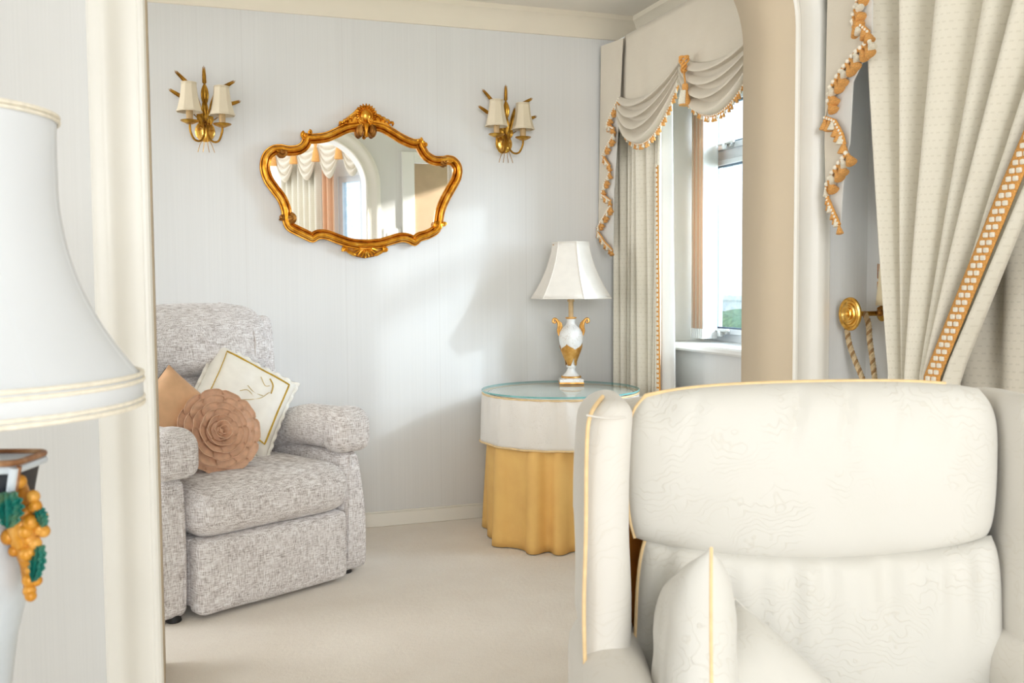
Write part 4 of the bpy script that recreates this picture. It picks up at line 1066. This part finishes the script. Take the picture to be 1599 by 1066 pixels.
def leaf_at(x0, y0, x1, y1, w, d=-.05, lobes=5):
    p0, p1 = bw(x0, y0, d), bw(x1, y1, d-.004); ax = p1-p0; sd = np.cross(ax/np.linalg.norm(ax), -fw)
    def f(u, v):
        e = 2*u-1; k = math.sin(PI*min(1, .08+.90*v))**.6*(1+.22*math.sin(v*lobes*2*PI))
        return p0+ax*v+sd*e*w*m1*k-fw*(.006*(1-e*e)+.004*math.cos(e*12))
    obj('vine_leaf', grid(f, 13, 18), MT['leaf'], big, True, solid=.002, ang=60)
leaf_at(15, 768, 18, 822, 20); leaf_at(2, 770, 8, 800, 16, -.046); leaf_at(60, 790, 72, 820, 8, -.03); leaf_at(64, 850, 56, 905, 11, -.03)

# ================================================================== NEAR CURTAINS
nc = thing('near_curtain', 'cream curtain with broad amber braid, drawn back beside the cream armchair', 'curtain', (2.06, 2.2, 0))
def ncy(z):
    yl = np.interp(z, [0, .83, 1.2, 1.97, 2.45], [2.43, 2.385, 2.425, 2.50, 2.52]); yr = np.interp(z, [0, .55, .83, 1.33, 1.97, 2.45], [2.10, 2.16, 2.176, 1.925, 1.58, 1.30])
    return yl, yr
def near_c(u, v):
    z = 2.45-v*2.43; yl, yr = ncy(z); wd = yl-yr
    amp = .046*(wd/.8)**.5
    uu = u+.02*math.sin(u*9)
    x = 2.06-amp*folds(uu, 6.0, .75, .6)-.010*math.sin(u*19+v*2.2)
    return (x, yl-u*wd+.006*math.sin(u*40), z)
uvgrid('curtain_panel', near_c, 170, 40, MT['drape'], nc, 1.35, 2.43)
def ntrim(u, v):
    z = 2.4-v*2.2; yl, yr = ncy(z); y = yr+.058-.062*u+.0
    return (2.022-.006*math.sin(PI*u)-.012*(1-abs(2*u-1))*0, y, z)
nt_ = uvgrid('braid_trim', ntrim, 9, 60, MT['braid'], nc, .06, 2.2)
def nlin(u, v):
    z = 2.42-v*2.4; yl, yr = ncy(z); return (2.03+.02*math.sin(u*5+v*3)+.012*u, yr+.006-.05*u, z)
uvgrid('lining_return', nlin, 10, 40, MT['drape'], nc, .05, 2.4)
bd = []
for i in range(112):
    v = i/112
    for uu in (.44, .76):
        p = np.array(ntrim(uu, v)); bd.append(rbox(p+np.array([-.004, 0, 0]), (.004, .0075, .0068), .003, 4))
obj('bead_row', join(*bd), MT['bead'], nt_, True)
lc2 = thing('inner_curtain', 'grey beige curtain hanging straight behind the tied back curtain', 'curtain', (2.13, 1.75, 0))
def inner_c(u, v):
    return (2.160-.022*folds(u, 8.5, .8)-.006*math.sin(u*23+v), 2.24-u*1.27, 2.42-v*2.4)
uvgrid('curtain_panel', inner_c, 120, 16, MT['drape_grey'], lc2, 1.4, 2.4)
# near valance: board, plain front beyond the frame and the fringed tail at the arch end
nv = thing('near_valance', 'cream valance tail with amber tassel fringe hanging next to the arch', 'valance', (2.0, 2.3, 1.25))
obj('pelmet_board', box(1.99, 2.199, .95, 2.66, 2.47, 2.49), MT['white_paint'], nv, True)
uvgrid('flat_panel', lambda u, v: (1.99-.004*math.sin(u*25)*v, 2.42-u*1.45, 2.485-v*.36), 30, 10, MT['valance'], nv, 1.45, .3)
b6 = lambda x, y: (1150+x/2.666, y/2.666)
NT = [(505, -260), (520, -160), (500, -60), (505, 0), (490, 60), (485, 100), (550, 132), (560, 165), (500, 215), (440, 290), (395, 360), (383, 432), (370, 490), (410, 505), (440, 560), (452, 605), (462, 635), (400, 720), (375, 780), (380, 830)]
XN = 1.985
tail(nv, [b6(385, -330), b6(566, -330), b6(566, -270)]+[b6(*p) for p in NT]+[b6(372, 835), b6(366, 600)], [b6(385, -330), b6(566, -330), b6(564, 175), b6(484, 340), b6(470, 600), b6(455, 640), b6(440, 800), b6(432, 935), b6(400, 890), b6(372, 830), b6(366, 600)], XN, 2.675,
     [([b6(505, -150), b6(508, -60), b6(505, 0), b6(490, 60), b6(485, 98)], dict(L=.040, r=.018, step=.023, bead=.0075, bstep=.021, hang=(0, -.9, -.8))),
      ([b6(488, 100), b6(520, 105), b6(550, 132)], dict(L=.040, r=.018, step=.022)),
      ([b6(558, 168), b6(500, 215), b6(440, 290), b6(395, 360), b6(384, 430)], dict(L=.040, r=.018, step=.023, bead=.0075, bstep=.021, hang=(0, -.7, -.9))),
      ([b6(371, 490), b6(410, 503), b6(440, 560), b6(450, 600)], dict(L=.036, r=.018, step=.022, hang=(0, .1, -1))),
      ([b6(460, 637), b6(400, 720), b6(375, 780)], dict(L=.040, r=.018, step=.023, bead=.0075, bstep=.021, hang=(0, -.7, -.9))),
      ([b6(376, 785), b6(380, 830), b6(410, 895), b6(428, 935)], dict(L=.03, r=.012, step=.019, hang=(0, -.2, -1)))])

# brass holdback with rope tieback
kb = at(1329, 490, X=2.075)
hb = thing('curtain_holdback', 'round brass holdback knob on the wall beside the cream curtain', 'holdback', (2.2, kb[1], kb[2]))
ry = Matrix.Translation(Vector(kb)-Vector((2.2, kb[1], kb[2])))@Vector((0, 0, 0))
RYM = rotm('Y', -PI/2)
def knobg(prof, n=40, x=0): return xf(lathe(prof, n), Matrix.Translation((kb[0]-2.2+x, 0, 0))@RYM)
obj('rose', knobg([(0, -.010), (.030, -.008), (.050, -.002), (.0545, .003), (.053, .008), (.047, .010), (.042, .007), (.036, .008), (.034, .013), (.029, .0145), (.025, .011), (.021, .011), (.0195, .016), (.015, .0175), (.011, .0145), (.0085, .0145), (.0075, .020), (.004, .0225), (0, .023)]), MT['brass_pol'], hb)
obj('stem', tube([(kb[0]-2.2, 0, 0), (-.06, 0, 0), (0, 0, 0)], [.010, .008, .008], 12), MT['brass'], hb)
obj('wall_plate', xf(lathe([(0, 0), (.026, 0), (.026, .004), (.014, .012), (0, .012)], 24), RYM), MT['brass'], hb)
rope = thing('rope_tieback', 'twisted beige rope looped over the brass holdback', 'rope', (kb[0]+.03, kb[1], kb[2]-.4))
def twist(path, r, name='rope_strand'):
    P = spline(path, 16); P = [np.array(p) for p in P]
    for s in (0, PI*2/3, PI*4/3):
        pts = []; L = 0
        for i, p in enumerate(P):
            if i: L += np.linalg.norm(p-P[i-1])
            a = L/.020*2*PI/1.6+s
            t = P[min(i+1, len(P)-1)]-P[max(i-1, 0)]; t /= np.linalg.norm(t); n1 = np.cross(t, [1, 0, .1]); n1 /= np.linalg.norm(n1); n2 = np.cross(t, n1)
            pts.append(p+r*.55*(math.cos(a)*n1+math.sin(a)*n2))
        obj(name, tube(pts, r*.60, 7), MT['rope' if s else 'rope_dark'], rope, True)
XR_ = kb[0]+.028
twist([at(1322, 508, X=XR_), at(1326, 535, X=XR_), at(1335, 562, X=XR_), at(1347, 592, X=XR_), at(1362, 640, X=XR_), at(1385, 700, X=XR_-.04)], .0085)
twist([at(1350, 488, X=XR_+.02), at(1356, 505, X=XR_+.02), at(1358, 530, X=XR_+.02), at(1362, 560, X=XR_+.02), at(1366, 592, X=XR_+.02), at(1372, 640, X=XR_), at(1390, 705, X=XR_-.04)], .0085)
# wall light peeping out behind the curtain
pl = at(1371, 440, X=2.15)
wl = thing('panelled_wall_fitting', 'cream tapering wall fitting half hidden by the curtain edge', 'wall fitting', (2.2, pl[1], pl[2]))
Kp = 3.33/F_PX
def ft(u, v):
    a = PI*u; r = (.030+.012*v); return (-.0-r*1.1*math.sin(a), -r*math.cos(a)*1.15-.005, (1-v)*.0+ (37-v*72)*Kp)
fs = obj('shade', grid(ft, 18, 8), MT['plastic'], wl, solid=.003)
for (z0, z1) in ((.012, .058), (-.028, .000)):
    obj('panel_frame', join(*[tube([np.array(ft(uu, .5))+np.array([-.002, 0, 0])*0+np.array([-.003, 0, z-ft(uu, .5)[2]]) for uu, z in ((.72, z0), (.72, z1), (.88, z1), (.88, z0), (.72, z0))], .0016, 5)]), MT['gold_dark'], fs)
obj('bracket', join(tube([(0, 0, -.095), (-.03, .01, -.10), (-.045, .0, -.085)], .006, 8), ball((-.03, .012, -.10), .012, 10, 8)), MT['gold_dark'], wl)

# ================================================================== BEHIND THE CAMERA (seen in the mirror)
Y2 = -.4
XJ = 1.74
ap2 = [(XJ-.45-.45*0, 0)]  # right half of a second arch
half = [(XJ-.48+.48*math.cos(t), 2.03+.44*math.sin(t)) for t in np.linspace(PI/2, 0, 20)]
path2 = [(-.42, 2.47), (0.2, 2.47)]+half+[(XJ, 1.2), (XJ, 0)]
struct('wall_rear', prism(path2+[(2.12, 0), (2.12, 2.62), (-.42, 2.62)], lambda a, b, h: (a, h, b), Y2-.2, Y2), MT['wall'], ang=30)
struct('wall_rear', join(box(2.12, 2.86, Y2-.2, Y2, 2.32, 2.62), box(2.76, 2.86, Y2-.2, Y2, 0, 2.32)), MT['wall'])
struct('wall_rear', box(-2.3, -.42, Y2-.2, Y2, 0, 2.62), MT['wall'])  # unseen piece added to keep rear light off the near-left wall
struct('trim_6', sweep2(path2, [(p, q) for p, q in cas], lambda a, b, h: (a, Y2+h, b)), MT['trim'], ang=30)
struct('wall_hall', join(box(2.86, 2.96, Y2-.2, Y2+.15, 0, 2.62), box(2.86, 2.96, .6, 1.0, 0, 2.62), box(2.86, 2.96, Y2+.15, .6, 0, 1.0), box(2.86, 2.96, Y2+.15, .6, 2.2, 2.62), box(2.42, 2.86, .9, 1.0, 0, 2.62)), MT['wall'])  # added to dim the reflected rear wall; its opening lets some light back
dr = thing('door_1', 'tan door in a white frame', 'door', (2.44, Y2, 0)); dr['kind'] = 'structure'; del dr['category']
obj('door_frame', join(box(2.08, 2.20, Y2-.02, Y2+.03, 0, 2.36), box(2.68, 2.80, Y2-.02, Y2+.03, 0, 2.36), box(2.20, 2.68, Y2-.02, Y2+.03, 2.26, 2.36)), MT['white_paint'], dr, True, bevel=.004)
lf_ = obj('door_leaf', box(2.202, 2.678, Y2-.05, Y2-.012, .005, 2.258), MT['door_tan'], dr, True)
obj('door_handle', join(tube([(2.64, Y2-.01, 1.02), (2.64, Y2+.03, 1.02), (2.54, Y2+.035, 1.02)], .008, 8), box(2.62, 2.66, Y2-.012, Y2-.006, .95, 1.09)), MT['handle'], lf_, True)
sw_ = thing('light_switch', 'white double light switch plate beside the rear arch', 'switch', (1.985, Y2, 1.50))
obj('plate', box(-.085, .085, .001, .010, 0, .14), MT['switch'], sw_, bevel=.002)
for s in (-1, 1): obj('rocker', box(s*.04-.014, s*.04+.014, .010, .015, .045, .095), MT['switch'], sw_, bevel=.002)
# rear bay: angled wall with window, curtains and swags
A_, B_ = np.array([1.08, -1.75]), np.array([1.86, -.72])
tdir = (B_-A_)/np.linalg.norm(B_-A_); ndir = np.array([-tdir[1], tdir[0]])     # towards the room
if ndir[1] < 0: ndir = -ndir
def bay(s, z, n=0): p = A_+(B_-A_)*s+ndir*n; return (p[0], p[1], z)
def baybox(s0, s1, z0, z1, n0, n1):
    V = [bay(s, z, n) for s in (s0, s1) for n in (n0, n1) for z in (z0, z1)]
    return np.array(V), box(0, 1, 0, 1, 0, 1)[1]
struct('wall_bay', join(baybox(.0, .58, 0, 2.62, -.2, -.1), baybox(.58, 1.15, 0, .75, -.2, -.1), baybox(.58, 1.15, 2.2, 2.62, -.2, -.1)), MT['wall'])
w3 = thing('window_3', 'tall bright window of the rear bay', 'window', bay(.8, .75, -.15)); w3['kind'] = 'structure'; del w3['category']
obj('frame', join(baybox(.58, .62, .75, 2.2, -.17, -.11), baybox(1.1, 1.15, .75, 2.2, -.17, -.11), baybox(.62, 1.1, .75, .80, -.17, -.11), baybox(.62, 1.1, 2.14, 2.2, -.17, -.11), baybox(.80, .83, .80, 2.14, -.17, -.11)), MT['alu'], w3, True)
for a, b in ((.62, .80), (.83, 1.1)): obj('pane', baybox(a, b, .80, 2.14, -.142, -.138), MT['pane'], w3, True)
rv = thing('rear_swags', 'cream swags with amber tassels over the rear bay curtains', 'valance', bay(.4, 2.1, 0))
for k in range(4):
    s0, s1 = .02+.24*k, .02+.24*(k+1)
    def rsw(u, v, s0=s0, s1=s1):
        s = s0+(s1-s0)*u; ph = v*5; fr = ph % 1
        z = 2.52-.05*v-.32*v*(math.sin(PI*u)**.8)*.95
        return bay(s, z, .05+.035*math.sin(PI*fr)*math.sin(PI*u)+.02*v)
    uvgrid('swag', rsw, 20, 40, MT['valance'], rv, .4, .5)
    tpos = np.array(bay(s0 if k else s0+.01, 2.47, .10))
    obj('tassel', move(lathe([(.012, .06), (.02, .04), (.012, .02), (.03, -.05), (.042, -.13), (0, -.13)], 14), tpos), MT['tuft_gold'], rv, True)
for nm, s0, s1, lab in (('rear_curtain', .04, .46, 'pleated cream curtain hanging in the rear bay'), ('rear_curtain', .50, .60, 'narrow peach lit curtain next to the rear bay window')):
    rcu = thing(nm, lab, 'curtain', bay((s0+s1)/2, 0, 0))
    def rcf(u, v, s0=s0, s1=s1): return bay(s0+(s1-s0)*u, 2.4-v*2.38, .0+.03*folds(u, max(2, (s1-s0)*16), .8))
    uvgrid('curtain_panel', rcf, 80, 6, MT['drape' if s0 < .3 else 'blind'], rcu, 1, 2.4)

# ================================================================== OUTSIDE THE FAR WINDOW
struct('ground_outside', box(2.43, 14, -6, 14, -.3, -.2), MT['lawn'])
hd_ = thing('garden_hedge', 'low green hedge beyond the window', 'hedge', (7.5, 7.0, -.2))
def hedge(v, t):
    v = v.copy(); return v+.10*np.array([math.sin(v[1]*7+v[2]*9), math.sin(v[0]*8+v[2]*5), math.sin(v[1]*9+v[0]*6)])*.6
obj('foliage', rbox((0, 4, .42), (.5, 6.0, .45), .2, 40, hedge), MT['leafy'], hd_)
gw = thing('garden_wall', 'white rendered garden wall beyond the hedge', 'wall', (9, 8, -.2))
obj('render_face', box(-.1, .1, -4, 12, 0, 1.02), MT['white_paint'], gw)
obj('coping', box(-.15, .15, -4, 12, 1.02, 1.10), MT['white_paint'], gw)
